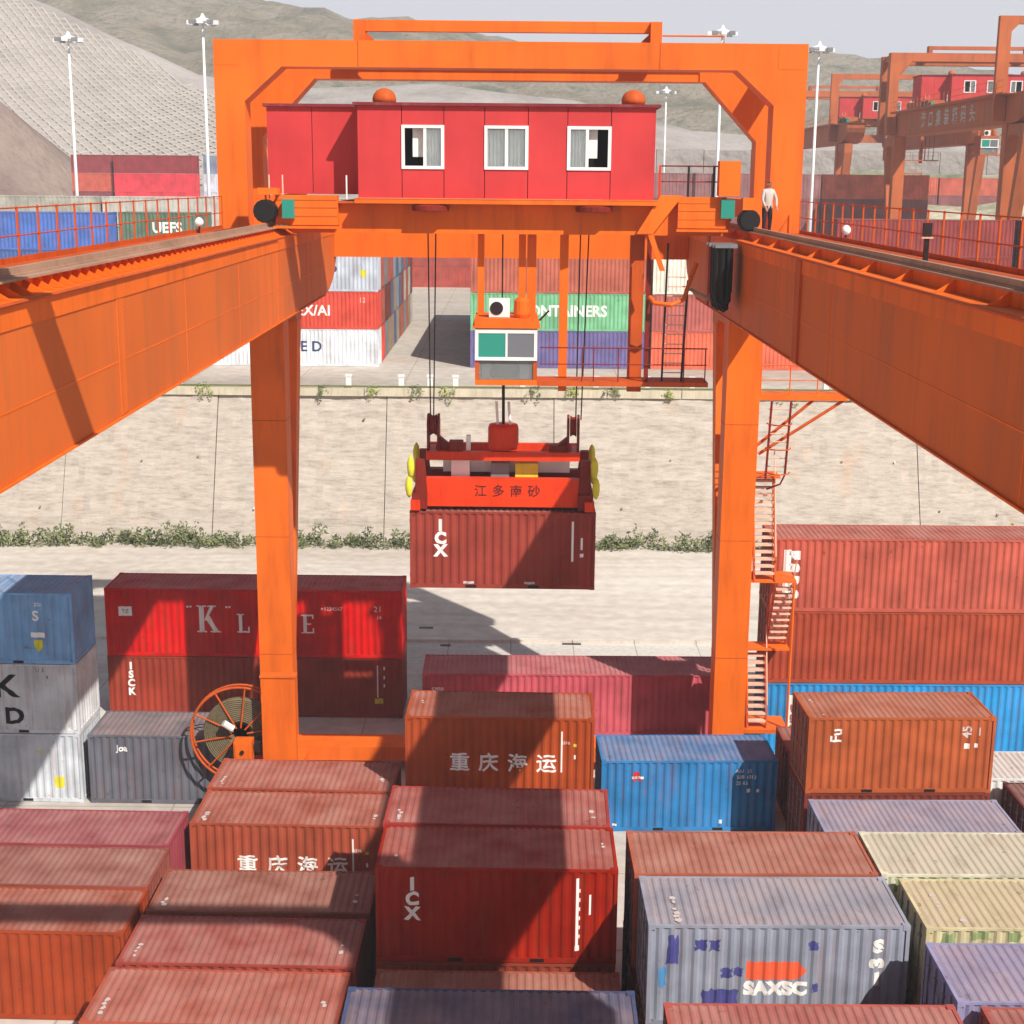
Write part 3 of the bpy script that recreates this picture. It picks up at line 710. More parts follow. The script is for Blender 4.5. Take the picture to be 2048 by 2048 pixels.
for ch, x, sc in (('K', 3.75, .88), ('L', 5.4, 1), ('I', 6.35, 1), ('N', 7.0, 1), ('E', 8.05, 1)):
    for p in serif_letter(ch): panel('K', 0, 0, 0, 0, 'ink_white', 'lettering', [(x + a * sc, 1.05 + b * sc) for a, b in p])
for x in (3.35, 3.47, 4.95, 5.07): panel('K', x, x + .08, 2.1, 2.18)
panel('K', .55, 1.1, 1.72, 2.12, 'ink_white', 'marking'); letter('K', 'YZ', .2, .82, 1.92, 'ink_dark', .01)
letter('K', '+1234567', .22, 9.3, 2.1, 'ink_white'); letter('K', '21', .34, 11.2, 2.1); letter('K', '16', .22, 11.25, 1.75)
for i, ch in enumerate('ISCK'): letter('K0', ch, .42, .95, 2.15 - i * .37, 'ink_white', .02)
panel('K0', 11.15, 11.2, .9, 2.3); panel('K0', 11.05, 11.4, .62, .85, 'yellow'); 
for z in (2.1, 1.7, 1.35): panel('K0', 11.42, 11.48, z, z + .14)
letter('L1b', 'K', 1.15, 3.5, 1.72, 'ink_black', .03, sx=1.15); letter('L1b', 'D', .82, 3.75, .62, 'ink_black', .03, sx=1.15)
letter('L1b', 'U 3', .2, 4.75, 2.35, 'ink_navy'); letter('L1b', '4', .2, 5.0, 2.1, 'ink_navy')
letter('L1a', '.', 1.6, 2.75, 1.5, 'ink_black', .05); letter('L1a', 'N5 1', .26, 4.7, 1.9, 'yellow'); panel('L1a', 5.05, 5.4, .55, .98, 'yellow', 'sticker', [(5.05, .6), (5.1, .55), (5.36, .55), (5.4, .62), (5.4, .92), (5.34, .98), (5.1, .98), (5.05, .9)])
letter('L1c', 'S', .5, 4.75, 1.75, 'ink_white', .015); letter('L1c', 'zu', .28, 4.85, 2.2, 'ink_white'); panel('L1c', 4.55, 5.05, .98, 1.16); panel('L1c', 0, 0, 0, 0, 'yellow', 'sticker', [(4.64, .88), (4.64, .66), (4.8, .45), (4.96, .66), (4.96, .88)])
letter('N', 'Joa', .32, 1.2, 2.08, 'ink_white', .01)
letter('T', 'R', .42, 1.22, 2.0, 'ink_red', .03); panel('T', 1.05, 1.45, 1.93, 2.02, 'ink_white'); letter('T', '1', .25, 1.5, 1.45, 'ink_red')
for i, (t, x) in enumerate((('AIU  21', 4.9), ('508 1012', 5.0), ('25 65', 4.85))): letter('T', t, .18, x, 2.2 - i * .22, 'ink_white')
panel('T', 5.02, 5.14, 1.42, 1.56); panel('T', 5.35, 5.45, 1.42, 1.54); panel('T', 4.1, 4.2, .28, .42); panel('T', .42, .56, .2, .28)
letter('FU', 'Fu', .5, .92, 1.98, 'ink_white', .01, R(90)); letter('FU', '45', .42, 5.15, 2.1, 'ink_grey', .01, R(90)); letter('FU', '1', .4, 5.55, 2.1, 'ink_grey'); panel('FU', 5.08, 5.25, 1.52, 1.7, 'ink_white'); panel('FU', 5.42, 5.52, 1.56, 1.7, 'ink_white')
for i, ch in enumerate('S31'): letter('W', ch, .42, 5.35, 2.05 - i * .42, 'ink_white', .03, R(90) if i == 1 else 0, 1.2)
panel('W', 0, 0, 0, 0, 'ink_orange', 'flag_mark', [(2.3, 1.2), (3.5, 1.2), (3.73, 1.42), (3.5, 1.66), (2.3, 1.66)])
letter('W', 'SAXSC', .44, 3.0, .96, 'ink_white', .03, sx=1.12)
for x0, x1, z0, z1 in ((.45, .72, 1.6, 2.3), (1.1, 1.36, 1.95, 2.2), (1.42, 1.66, 1.95, 2.2), (1.72, 1.98, 1.25, 1.48), (2.02, 2.22, 1.3, 1.5), (1.3, 1.6, .4, .98), (1.62, 2.15, .44, .92), (3.75, 3.95, 1.95, 2.18), (3.85, 4.0, .9, 1.1)):
    patchy('W', x0, x1, z0, z1, 'patch', 'repair_patch')
patchy('W', .25, .45, 1.0, 1.5, 'bluep', 'repair_patch'); roof_mark('W', .55, .2, .32, 1.2)
panel('R0', .92, 1.45, .1, 2.4, 'ink_white', 'label_board'); letter('R0', 'Danie', .58, 1.18, 1.35, 'ink_red', .015, R(-90))
for i, ch in enumerate('FSRS'): letter('R2', ch, .62, .78, 2.25 - i * .52, 'ink_white', .06, R(-90))
panel('R2', .45, .72, .75, 2.45)
letter('P', 'cma', .3, .62, 1.95, 'ink_white', .01); panel('P', 11.6, 11.7, .9, 1.0); panel('P', 11.6, 11.7, .55, .65)
for k, y in (('B', .2), ('F2', .25), ('F', .2), ('G', .25), ('H', .3), ('I', .35)):
    roof_mark(k, .3, y, .16, .7); roof_mark(k, 5.55, y + .3, .12, .55)
roof_mark('FU', .28, 1.2, .3, .6); roof_mark('FU', .28, .2, .4, .3); roof_mark('Y', .5, .8, .18, .9); roof_mark('Y', .9, .3, .5, .16); roof_mark('C', .4, .6, .12, .3); roof_mark('C', 5.7, 1.2, .12, .35); roof_mark('A', .35, 1.2, .2, .3)
# scuffed green paint on the pale and yellowish boxes
for k in ('V', 'Y'):
    for x0, x1, z0, z1 in ((1.0, 1.5, 2.3, 2.5), (1.9, 2.2, 2.25, 2.5), (.35, .7, 2.1, 2.45)):
        patchy(k, x0, x1, z0, z1, 'scuffm', 'scuff_mark')

# ------------------------------------------------------------------ containers on the upper yard
u1 = 'container ends of the long row left of the far aisle'; u2 = 'stacked rows right of the far aisle'
def ustack(x0, yf, L_, items, yaw=0, z=ZT, h=h8):
    for i, (key, col, lab) in enumerate(items): container(key, x0, yf, z + .004 + i * (h + G), L_, h, col, lab, yaw)
ustack(-21.6, 101, L40, [('M0', '#d2d6da', 'white container with dark letters on the upper yard beside the left leg'),
    ('M1', '#cf4a3a', 'orange red container with white letters on the upper yard beside the left girder'),
    ('M2', '#b3bac4', 'pale grey container on the upper yard behind the left girder end, topmost of its stack')])
letter('M0', 'C E D', 1.0, 7.0, 1.35, 'ink_navy', .02); letter('M1', 'TEX/AI', 1.0, 7.4, 1.25, 'ink_white', .02); letter('M2', 'P', 1.0, 9.1, 1.35, 'ink_navy', .04); panel('M2', 11.0, 11.4, 1.0, 1.5, 'yellow', 'sticker')
letter('M1', '12', .5, 11.1, 2.0, 'ink_grey')
ustack(-3.0, 101, L40, [('M3', '#6a6494', 'violet blue long container under the pale green one on the upper yard'),
    ('M4', '#74b488', 'pale green long container with a white lettered band on the upper yard'),
    ('M5', '#b0604e', 'dull pink brown long container on top of the pale green one on the upper yard')])
letter('M4', 'CONTAINERS', 1.05, 6.4, 1.35, 'ink_white', .03, sx=.95); letter('M3', 'ia', .6, 11.4, 1.6, 'ink_white', .03); letter('M5', '1', .7, 11.6, 1.6, 'ink_grey', .02)
ustack(9.6, 101, L40, [('M6', '#dc6a50', 'orange red long container behind the cabin ladder on the upper yard'),
    ('M7', '#b05f58', 'dull pink brown long container above the orange red one behind the ladder'),
    ('M8', '#e2dccb', 'cream white container, topmost behind the cabin ladder on the upper yard')])
ustack(22.2, 101.5, L40, [('M9', '#8a3c34', 'brown long container on the upper yard right of the ladder, bottom of its stack'),
    ('M10', '#7c3430', 'brown long container on the upper yard right of the ladder, second of its stack'),
    ('M11', '#8c3a34', 'brown long container on the upper yard right of the ladder, third of its stack'),
    ('M12', '#8a3c3a', 'maroon long container beyond the right girder, topmost of the stack nearest the right portal leg')])
ustack(35.0, 101.5, L40, [('M13', '#7c3430', 'brown long container beyond the right girder at the picture edge, bottom of its stack'),
    ('M14', '#7c3430', 'brown long container beyond the right girder at the picture edge, second of its stack'),
    ('M15', '#7a3636', 'brown long container beyond the right girder at the picture edge, third of its stack'),
    ('M16', '#6a3a4a', 'maroon long container beyond the right girder at the picture edge, topmost of its stack')])
ustack(-27.9, 104, L20, [('M17', '#3c5c50', 'green container beyond the left girder, bottom of its stack'),
    ('M18', '#4a5c50', 'green container beyond the left girder, second of its stack'),
    ('M19', '#4e6a5a', 'green container beyond the left girder, third of its stack'),
    ('M20', '#5c7262', 'mossy green container with white letters beyond the left girder, topmost of its stack')])
letter('M20', 'UEFS', 1.0, 3.4, 1.5, 'ink_white', .03)
ustack(-40.3, 102, L40, [('M21', '#3c5890', 'blue long container at the left edge beyond the railing, bottom of its stack'),
    ('M22', '#3c5890', 'blue long container at the left edge beyond the railing, second of its stack'),
    ('M23', '#46649c', 'blue long container at the left edge beyond the railing, third of its stack'),
    ('M24', '#4c6cb0', 'blue long container at the left edge beyond the railing, topmost of its stack')])
def LV(lv, n): return 'topmost' if lv == n - 1 else ('bottom one', 'second from the ground', 'third from the ground', 'fourth from the ground', 'fifth from the ground')[lv]
ORD = ('first', 'second', 'third', 'fourth', 'fifth', 'sixth', 'seventh', 'eighth', 'ninth', 'tenth', 'eleventh', 'twelfth', 'thirteenth')
pal = ['#8a4034', '#a9a39a', '#6e3a34', '#7c8a94', '#9c5a48', '#8f8a80', '#58647c', '#a4584a', '#777c80', '#94806e']
for r in range(1, 13):
    for lv in range(3):
        far_container(-9.4 - L40, 101 + r * 2.62, ZT + lv * 2.6, L40, h8, random.choice(pal) if (r, lv) != (1, 0) else '#d05040', 'container end facing the far aisle, ' + ORD[r] + ' row back, ' + LV(lv, 3), u1)
        if r > 0: far_container(-3.0, 101 + r * 2.62, ZT + lv * 2.6, L40, h8, random.choice(pal), 'long container, ' + ORD[r] + ' row behind the pale green one, ' + LV(lv, 3), u2)
for lv, c in enumerate(('#a84a40', '#a04a42', '#5c4058', '#7c4858')):
    far_container(-17, 178, ZT + lv * 2.6, L40, h8, c, ('red brown container at the end of the far aisle, bottom of its stack', 'red brown container at the end of the far aisle, second from the ground', 'purple brown container at the end of the far aisle, third from the ground', 'mauve container at the end of the far aisle, topmost')[lv], 'containers closing the far aisle')
    far_container(-4.6, 178, ZT + lv * 2.6, L40, h8, c, 'container right of the far aisle end, ' + LV(lv, 4), 'containers closing the far aisle, right')
# pale ones on the far left
for i in range(4):
    for lv in range(4):
        far_container(-64 + i * 12.5, 140, ZT + lv * 2.75, L40, 2.74, ['#b5b2a8', '#a8a59a', '#bcbab2'][(i + lv) % 3], 'pale grey container beyond the left railing, ' + ORD[i] + ' stack from the left, ' + LV(lv, 4), 'pale far stacks at left')
def fstack(x0, y, n, cols, lab, grp, z=ZT, L_=L40, h=2.75, yaw=0):
    for lv in range(n): far_container(x0, y, z + lv * (h + .005), L_, h - .01, cols[lv % len(cols)], lab + ', ' + LV(lv, n), grp, yaw)
fstack(-66.2, 222, 6, ['#8c3a40', '#7c3a44', '#a0525a', '#84444c', '#c05a4a'], 'red brown container left of the bright red far stack', 'red brown far stack, left', h=2.66, L_=L20)
fstack(-59.6, 221, 6, ['#8c3038', '#a8323a', '#8c3a40', '#d83a48', '#d63a48'], 'bright red far container below the lattice slope', 'bright red far stack, left', h=2.66)
fstack(-46.9, 224, 6, ['#7c8aa0', '#8c94a8', '#5a6a90', '#c9d0dc', '#ccd2de'], 'pale far container beside the left portal leg', 'white far stack, left', h=2.66)
for i in range(3):
    fstack(10 + i * 12.6, 168 + i, 5, ['#7a4c50', '#8a5456', '#8c5a5c', '#84585c' if i < 2 else '#8c5a5c', '#93686a' if i < 2 else '#d0745e'], 'dusty far container, ' + ORD[i] + ' stack right of the machine house', 'mauve far stacks')
for i in range(4):
    fstack(30 + i * 12.5, 236, 5, ['#7c4448', '#a4544c', '#9c5450', '#8c5658', ['#c9644e', '#3f8ac4', '#c9644e', '#c0604e'][i]], 'far container under the pale wall, ' + ORD[i] + ' stack from the left', 'far red stacks, right')
for i in range(2):
    fstack(44 + i * 12.5, 112, 4, ['#7c3434', '#783236', '#7a3438', '#6a86b8'], 'maroon container beyond the right girder, ' + ORD[i] + ' far stack', 'maroon stacks, right', h=2.8)

# ------------------------------------------------------------------ gantry crane
CX = -.12; YC = 33.65                                    # crane axis and mid-span
def my(y, far): return y if far else 2 * YC - y         # mirror to the near end
def build_crane():
    org = (CX, YC, 0)
    root = empty('gantry_crane', org, 'large orange rail gantry crane in the foreground, its two girders running towards the camera', 'crane', 'orange gantry cranes')
    B = lambda mb, name, mat, par=root, sm=False: mb.build(name, mat, par, sm, org if True else (0, 0, 0))
    # girders
    for s in (-1, 1):
        xi = CX + s * 6.75; xo = CX + s * 9.1; a, b = sorted((xi, xo))
        poly = []
        far = [(57.1, 20.2), (57.05, 19.6), (56.75, 19.05), (56.2, 18.5), (55.3, 18.1), (54.2, 17.86), (53.2, 17.8)]
        poly = far + [(2 * YC - y, z) for y, z in reversed(far)]
        g = B(MB().prism(poly, a, b, 'x'), 'girder', 'orange_dusty')
        # flange plates, edge plate
        x0, x1 = sorted((xi - s * .05, xo + s * .05)); B(MB().box(x0, x1, 10.0, 57.0, 20.203, 20.23), 'top_flange', 'orange', g)
        B(MB().box(x0, x1, 13.6, 53.1, 17.765, 17.797), 'bottom_flange', 'orange', g)
        x0, x1 = sorted((xi, xi - s * .02)); B(MB().box(x0, x1, 10.0, 56.9, 19.85, 20.2), 'edge_plate', 'orange', g)
        # rail beam
        r0 = xi + s * .36; r1 = xi + s * .58; x0, x1 = sorted((r0, r1))
        B(MB().box(x0, x1, 10.0, 57.0, 20.231, 20.44), 'rail_web', 'orange', g)
        x0, x1 = sorted((r0 - s * (.17 if s < 0 else .05), r1 + s * .16)); B(MB().box(x0, x1, 10.0, 57.0, 20.442, 20.475), 'rail_plate', 'rail', g)
        xm = (r0 + r1) / 2; B(MB().box(xm - .045, xm + .045, 10.0, 57.0, 20.477, 20.6).box(xm - .09, xm + .09, 10.0, 57.0, 20.476, 20.5), 'rail', 'rail', g)
        B(MB().tube([(xi - s * .06, 10.6, 20.2), (xi - s * .06, 42.5, 20.2)], .03, 6), 'conduit', 'orange_dark', g)
        tri = [(xi + s * .02, 20.235), (r0, 20.235), (r0, 20.438)]
        gm = None; y = 10.5
        pitch = .5 if s < 0 else 2.6
        if s > 0: y = 12.75
        mbg = MB().prism(tri, -.012, .012, 'y'); gme = mbg.mesh('gusset', 'orange', off=(CX, 0, 0))
        while y < 56.5:
            o = link(bpy.data.objects.new('gusset', gme)); o.parent = g; o.location = (0, y - YC, 0); y += pitch
        # bolted web splices and stiffeners
        for ys in ((25.4,) if s < 0 else (34.0, 50.0)):
            if s < 0:
                x0, x1 = sorted((xi, xi - s * .015)); sp = B(MB().box(x0, x1, ys - .22, ys + .22, 17.82, 19.84), 'splice_plate', 'orange_dusty', g)
                bme = MB().box(-.02, .0, -.16, .16, -.022, .022).mesh('bolt_bar', 'orange')
                for i in range(26):
                    o = link(bpy.data.objects.new('bolt_bar', bme)); o.parent = g; o.location = (xi + s * -.016 - CX, ys - YC, 17.88 + i * .075); o.rotation_euler = (R(18), 0, 0)
                    o.scale.x = -s
            else:
                x0, x1 = sorted((xi, xi - s * .06)); B(MB().box(x0, x1, ys - .3, ys + .3, 17.8, 20.15), 'stiffener', 'orange_dark', g)
        for ys in (12.5, 18.5, 30.5, 36.5, 42.5, 48.5):
            x0, x1 = sorted((xi, xi - s * .008)); B(MB().box(x0, x1, ys - .015, ys + .015, 17.81, 19.84), 'weld_seam', 'orange', g)
        x0, x1 = sorted((xi, xi - s * .007)); B(MB().box(x0, x1, 13.8, 53.0, 18.75, 18.775), 'weld_seam', 'orange', g)
        # walkway and railing on the outside
        x0, x1 = sorted((xo + s * .051, xo + s * .95)); wkw = B(MB().box(x0, x1, 13.0, 51.3, 20.12, 20.18), 'walkway', 'orange_dark')
        xr = xo + s * .9
        pm = MB().box(-.02, .02, -.02, .02, 0, 1.12).mesh('railing_post', 'orange_dark')
        y = 14.2
        while y < 51.2:
            o = link(bpy.data.objects.new('railing_post', pm)); o.parent = wkw; o.location = (xr - CX, y - YC, 20.18); y += 1.32
        for z in (20.72, 21.27): B(MB().tube([(xr, 14.2, z), (xr, 51.1, z)], .017, 6), 'handrail', 'orange_dark', wkw)
        B(MB().box(*sorted((xr - .012, xr + .012)), 14.2, 51.1, 20.181, 20.3), 'toe_board', 'orange_dark', wkw)
    for far in (True, False):
        m = lambda y: my(y, far)
        def bx(mb, x0, x1, y0, y1, z0, z1): y0, y1 = sorted((m(y0), m(y1))); return mb.box(x0, x1, y0, y1, z0, z1)
        # portal frames
        L0, L1, R0, R1 = -10.32, -9.30, 8.86, 9.96
        def frame(z0, hx, hz, ztop, zb):
            return [(L0, z0), (L1, z0), (L1, zb - hz), (L1 + hx, zb), (R0 - hx, zb), (R0, zb - hz), (R0, z0), (R1, z0), (R1, ztop), (L0, ztop)]
        y0, y1 = sorted((m(51.6), m(52.7))) if far else (15.7, 16.25); p = B(MB().prism(frame(18.0, 1.3, 1.15, 26.5, 25.62) if far else frame(18.0, .6, .6, 26.5, 25.85), y0, y1, 'y'), 'portal_frame', 'orange')
        for xx, w in ((L0, L1 - L0), (R0, R1 - R0)):
            yf = y0 if far else y1; yy = sorted((yf, yf - .012 if far else yf + .012))
            B(MB().box(xx + .1, xx + w - .1, yy[0], yy[1], 25.66, 26.42), 'corner_plate', 'orange', p)
        y0, y1 = sorted((m(55.0), m(56.0)))
        if far: B(MB().prism(frame(18.0, 1.95, 2.1, 26.35, 25.45), y0, y1, 'y'), 'portal_frame', 'orange')
        for xx in ((-10.1, 9.1) if far else ()): B(bx(MB(), xx, xx + .65, 52.7, 55.0, 25.7, 26.3), 'tie_beam', 'orange')
        for s, x0, x1 in ((-1, L1, -9.21), (1, 8.98, R0)):
            pass
        # raised frame on top
        tf = None if not far else B(bx(MB(), -5.7, 4.75, 53.9, 54.25, 27.02, 27.4), 'raised_beam', 'orange')
        for xx, sg in (((-5.75, 1), (4.75, -1)) if far else ()):
            B(bx(MB(), xx, xx + .4, 53.6, 54.5, 26.3, 27.38) if 1 else None, 'raised_post', 'orange', tf)
            y0, y1 = sorted((m(53.95), m(54.05))); xa = xx + (.4 if sg > 0 else 0)
            B(MB().prism([(xa, 26.5), (xa + sg * .55, 26.5), (xa, 27.01)], y0, y1, 'y'), 'gusset', 'orange_dark', tf)
            B(bx(MB(), xx + .1, xx + .35, 54.5, 55.1, 26.36, 26.7), 'strut', 'orange', tf)
        if far: B(MB().tube([(5.2, m(54), 26.95), (7.4, m(54), 26.95), (7.4, m(54), 26.4)], .035, 6), 'top_handrail', 'orange', tf)
        # legs
        for x0, x1 in ((-9.36, -8.14), (7.62, 8.82)):
            lg = B(bx(MB(), x0, x1, 51.4, 52.5, 1.003, 17.76), 'leg', 'orange')
            P = []
            for z, ya, yb in ((3.2, 52.48, 52.9), (16.6, 55.5, 56.5)):
                ya, yb = sorted((m(ya), m(yb))); P += [(x0 + .12, ya, z), (x1 - .12, ya, z), (x1 - .12, yb, z), (x0 + .12, yb, z)]
            B(MB().hexa(P), 'rear_leg', 'orange')
            poly = [(52.5, 17.7), (56.5, 17.7), (56.5, 16.6), (55.45, 16.6), (54.9, 16.85), (53.1, 16.85), (52.5, 16.3)]
            B(MB().prism([(m(a), b) for a, b in poly], x0 + .1, x1 - .1, 'x'), 'leg_head', 'steel' if 0 else 'orange_dusty')
            B(bx(MB(), x0 - .06, x1 + .06, 51.34, 52.56, 17.5, 17.72), 'cap_plate', 'orange_dark', lg)
        if far:
            for x0, x1 in ((-9.36, -8.14), (7.62, 8.82)):
                for z in (4.6, 9.1, 13.4): B(MB().box(x0 - .006, x1 + .006, 51.394, 52.506, z, z + .03), 'weld_seam', 'orange_dark')
            for xx in (-5.4, 4.9): B(MB().box(xx, xx + .03, 51.59, 51.6, 25.64, 26.48), 'weld_seam', 'orange_dark')
        sb = B(bx(MB(), -9.36, 8.82, 51.3, 52.6, .46, 1.0), 'sill_beam', 'orange')
        for xx in (-9.0, -6.0, 5.6, 8.0):
            bg = B(bx(MB(), xx - .3, xx + 1.1, 51.55, 52.35, .22, .46), 'bogie', 'orange_dark', sb)
            for dx in (0, .8): B(MB().lathe([(.2, -.1), (.22, -.1), (.22, .1), (.2, .1)], (xx + dx, m(51.95), .225), 'y', 16), 'wheel', 'dark', sb)
        if far: B(bx(MB(), CX - 6.74, CX + 6.74, 56.0, 56.9, 19.0, 20.18), 'end_beam', 'orange')
    return root
crane = build_crane()
def crane_part(mb, name, mat, par=None, sm=False): return mb.build(name, mat, par or crane, sm, (CX, YC, 0))
# stairs and ladder tower on the right leg
st = crane_part(MB().box(8.85, 10.55, 51.7, 53.0, 7.45, 7.55), 'stair_platform', 'orange')
def flight(x0, x1, y0, y1, z0, z1, dx=0.0):
    n = int(abs(z1 - z0) / .25)
    f = None
    mbs = MB()
    for xs in (0, 1):
        xa = (x1 if xs else x0) - .03; mbs.hexa([(xa, y0 - .1, z0), (xa + .07, y0 - .1, z0), (xa + .07, y0 + .1, z0), (xa, y0 + .1, z0), (xa + dx, y1 - .1, z1), (xa + dx + .05, y1 - .1, z1), (xa + dx + .05, y1 + .1, z1), (xa + dx, y1 + .1, z1)])
    f = crane_part(mbs, 'stair_flight', 'orange_dark')
    for i in range(1, n):
        t = i / n; y = y0 + (y1 - y0) * t; z = z0 + (z1 - z0) * t
        crane_part(MB().box(x0 + dx * t + .03, x1 + dx * t - .04, y - .15, y + .15, z - .035, z + .035), 'tread', 'tread', f)
    for xs in (x0 - .02, x1): crane_part(MB().tube([(xs, y0, z0 + .9), (xs + dx, y1, z1 + .9)], .025, 6), 'handrail', 'tread' if xs == x1 else 'orange', f)
flight(8.98, 9.75, 51.75, 53.1, 7.55, 11.3)
crane_part(MB().box(8.85, 9.9, 52.4, 53.4, 11.25, 11.33), 'stair_platform', 'orange')
flight(9.75, 10.5, 52.9, 51.8, 4.75, 7.45, .05)
crane_part(MB().box(8.85, 10.55, 52.3, 53.2, 4.62, 4.7), 'stair_platform', 'orange')
flight(8.98, 9.7, 51.75, 52.7, 1.75, 4.62)
crane_part(MB().box(8.85, 10.5, 51.5, 53.0, 1.6, 1.75), 'stair_platform', 'orange')
crane_part(MB().tube([(10.45, 51.6, .0), (10.45, 51.6, 7.5)], .05, 6), 'stair_post', 'orange')
crane_part(MB().box(8.9, 9.4, 51.8, 52.2, .004, .9), 'motor', 'dark_red')
pl = crane_part(MB().box(8.83, 12.1, 52.0, 53.0, 14.22, 14.42), 'side_platform', 'orange')
crane_part(MB().tube([(12.0, 52.2, 14.2), (9.0, 52.2, 12.2)], .06, 6).tube([(10.9, 52.2, 14.2), (8.9, 52.2, 12.5)], .06, 6), 'brace', 'orange_dark', pl)
for x in (8.95, 10.0, 11.0, 12.0): crane_part(MB().tube([(x, 52.05, 14.42), (x, 52.05, 15.5)], .025, 6), 'railing_post', 'orange', pl)
crane_part(MB().tube([(8.95, 52.05, 15.5), (12.0, 52.05, 15.5)], .025, 6).tube([(8.95, 52.05, 14.95), (12.0, 52.05, 14.95)], .02, 6), 'handrail', 'orange', pl)
ld = crane_part(MB().tube([(9.25, 51.9, 11.3), (9.35, 51.9, 14.2)], .045, 6).tube([(9.95, 51.9, 11.5), (10.05, 51.9, 14.2)], .045, 6).tube([(9.95, 51.9, 11.5), (9.8, 51.9, 11.15), (9.3, 51.9, 10.95)], .035, 6), 'caged_ladder', 'dark_red')
for i in range(9): crane_part(MB().tube([(9.27, 51.95, 11.5 + i * .3), (9.98, 51.95, 11.5 + i * .3)], .02, 5), 'rung', 'tread', ld)
for z in (11.6, 12.5, 13.4): crane_part(MB().tube([(9.25 + .4 + .45 * math.cos(a), 51.9 - .55 * math.sin(a), z) for a in [math.pi * k / 8 for k in range(9)]], .025, 5), 'cage_hoop', 'orange_dark', ld)
# cable reel beside the left leg
RC = (-9.4, 47.45, 3.0)
ring = [(RC[0] + 1.72 * math.cos(a), RC[1], RC[2] + 1.72 * math.sin(a)) for a in [2 * math.pi * k / 48 for k in range(48)]]
reel = crane_part(MB().tube(ring, .045, 8, True), 'cable_reel', 'orange_dark')
ring2 = [(x, y + .3, z) for x, y, z in ring]; crane_part(MB().tube(ring2, .04, 8, True), 'reel_rim', 'orange_dark', reel)
for k in range(10):
    a = 2 * math.pi * (k + .3) / 10; crane_part(MB().tube([(RC[0] + .25 * math.cos(a), RC[1] - .03, RC[2] + .25 * math.sin(a)), (RC[0] + 1.72 * math.cos(a), RC[1], RC[2] + 1.72 * math.sin(a))], .032, 6), 'spoke', 'orange_dark', reel)
prof_ = []
for i in range(12): r = .45 + i * .07; prof_ += [(r, .0), (r + .035, -.03)]
crane_part(MB().lathe([(.3, .24)] + [(r, .04 + h_) for r, h_ in prof_] + [(1.3, .06), (1.3, .24)], (RC[0], RC[1], RC[2]), 'y', 40), 'cable_coil', 'cable_coil', reel)
crane_part(MB().box(-9.5, -8.88, 46.7, 47.25, 2.25, 3.0).box(-9.44, -8.94, 46.66, 46.7, 2.3, 2.95), 'gearbox', 'orange', reel)
crane_part(MB().lathe([(.07, 0), (.07, .06)], (-9.2, 46.6, 2.66), 'y', 12), 'gearbox_port', 'dark', reel)
crane_part(MB().lathe([(.2, 0), (.24, .03), (.24, .5)], (-8.65, 47.0, 2.7), 'y', 16), 'reel_motor', 'dark', reel)
crane_part(MB().tube([(-9.6, 47.2, 3.3), (-9.9, 47.1, 3.55)], .12, 10), 'slip_ring', 'white', reel)
crane_part(MB().box(-8.52, -7.36, 46.85, 47.2, .3, 5.3).box(-8.3, -7.6, 47.2, 51.38, .5, .95).box(-8.56, -7.32, 46.81, 47.24, 5.3, 5.36), 'added_reel_cover', 'orange', reel)  # added column, continues the leg to hide the reel's right half
crane_part(MB().box(-8.85, -8.53, 47.3, 51.3, 1.02, 1.3).box(-8.85, -8.53, 47.3, 47.7, 1.3, 2.3).box(-9.5, -8.53, 47.62, 47.9, 2.2, 2.5), 'reel_bracket', 'orange_dark', reel)

# ------------------------------------------------------------------ trolley with machine house and cabin
TO = (CX, 46.5, 20.6)
tr = empty('crane_trolley', TO, 'trolley of the foreground crane with a red machine house on orange beams', 'trolley', 'crane trolleys')
T_ = lambda mb, name, mat, par=None, sm=False: mb.build(name, mat, par or tr, sm, TO)
T_(MB().box(-6.7, 6.45, 44.25, 44.9, 20.32, 21.18), 'front_beam', 'orange'); T_(MB().box(-6.7, 6.45, 49.0, 49.7, 20.32, 21.18), 'rear_beam', 'orange')
for s in (-1, 1):
    xr = CX + s * 7.175
    ec = T_(MB().box(xr - .2, xr + .2, 44.3, 50.6, 20.85, 21.4), 'end_carriage', 'orange')
    for y in (44.7, 45.4, 49.2, 50.0): T_(MB().lathe([(.22, -.13), (.28, -.13), (.28, -.09), (.24, -.09), (.24, .13), (.2, .13)], (xr, y, 20.85), 'x', 18), 'wheel', 'dark', ec)
    T_(MB().lathe([(.12, 0), (.14, -.1), (.14, -.3), (.05, -.32)], (xr, 44.3, 20.95), 'y', 12), 'buffer', 'black', ec)
T_(MB().box(-5.3, 5.2, 44.0, 50.0, 21.19, 21.25), 'deck', 'orange_dark')
T_(MB().box(-4.72, 4.2, 43.62, 44.2, 21.2, 21.33), 'ledge_beam', 'orange')
T_(MB().box(-4.72, 4.2, 43.6, 43.618, 21.34, 21.36), 'ledge_lip', 'orange')
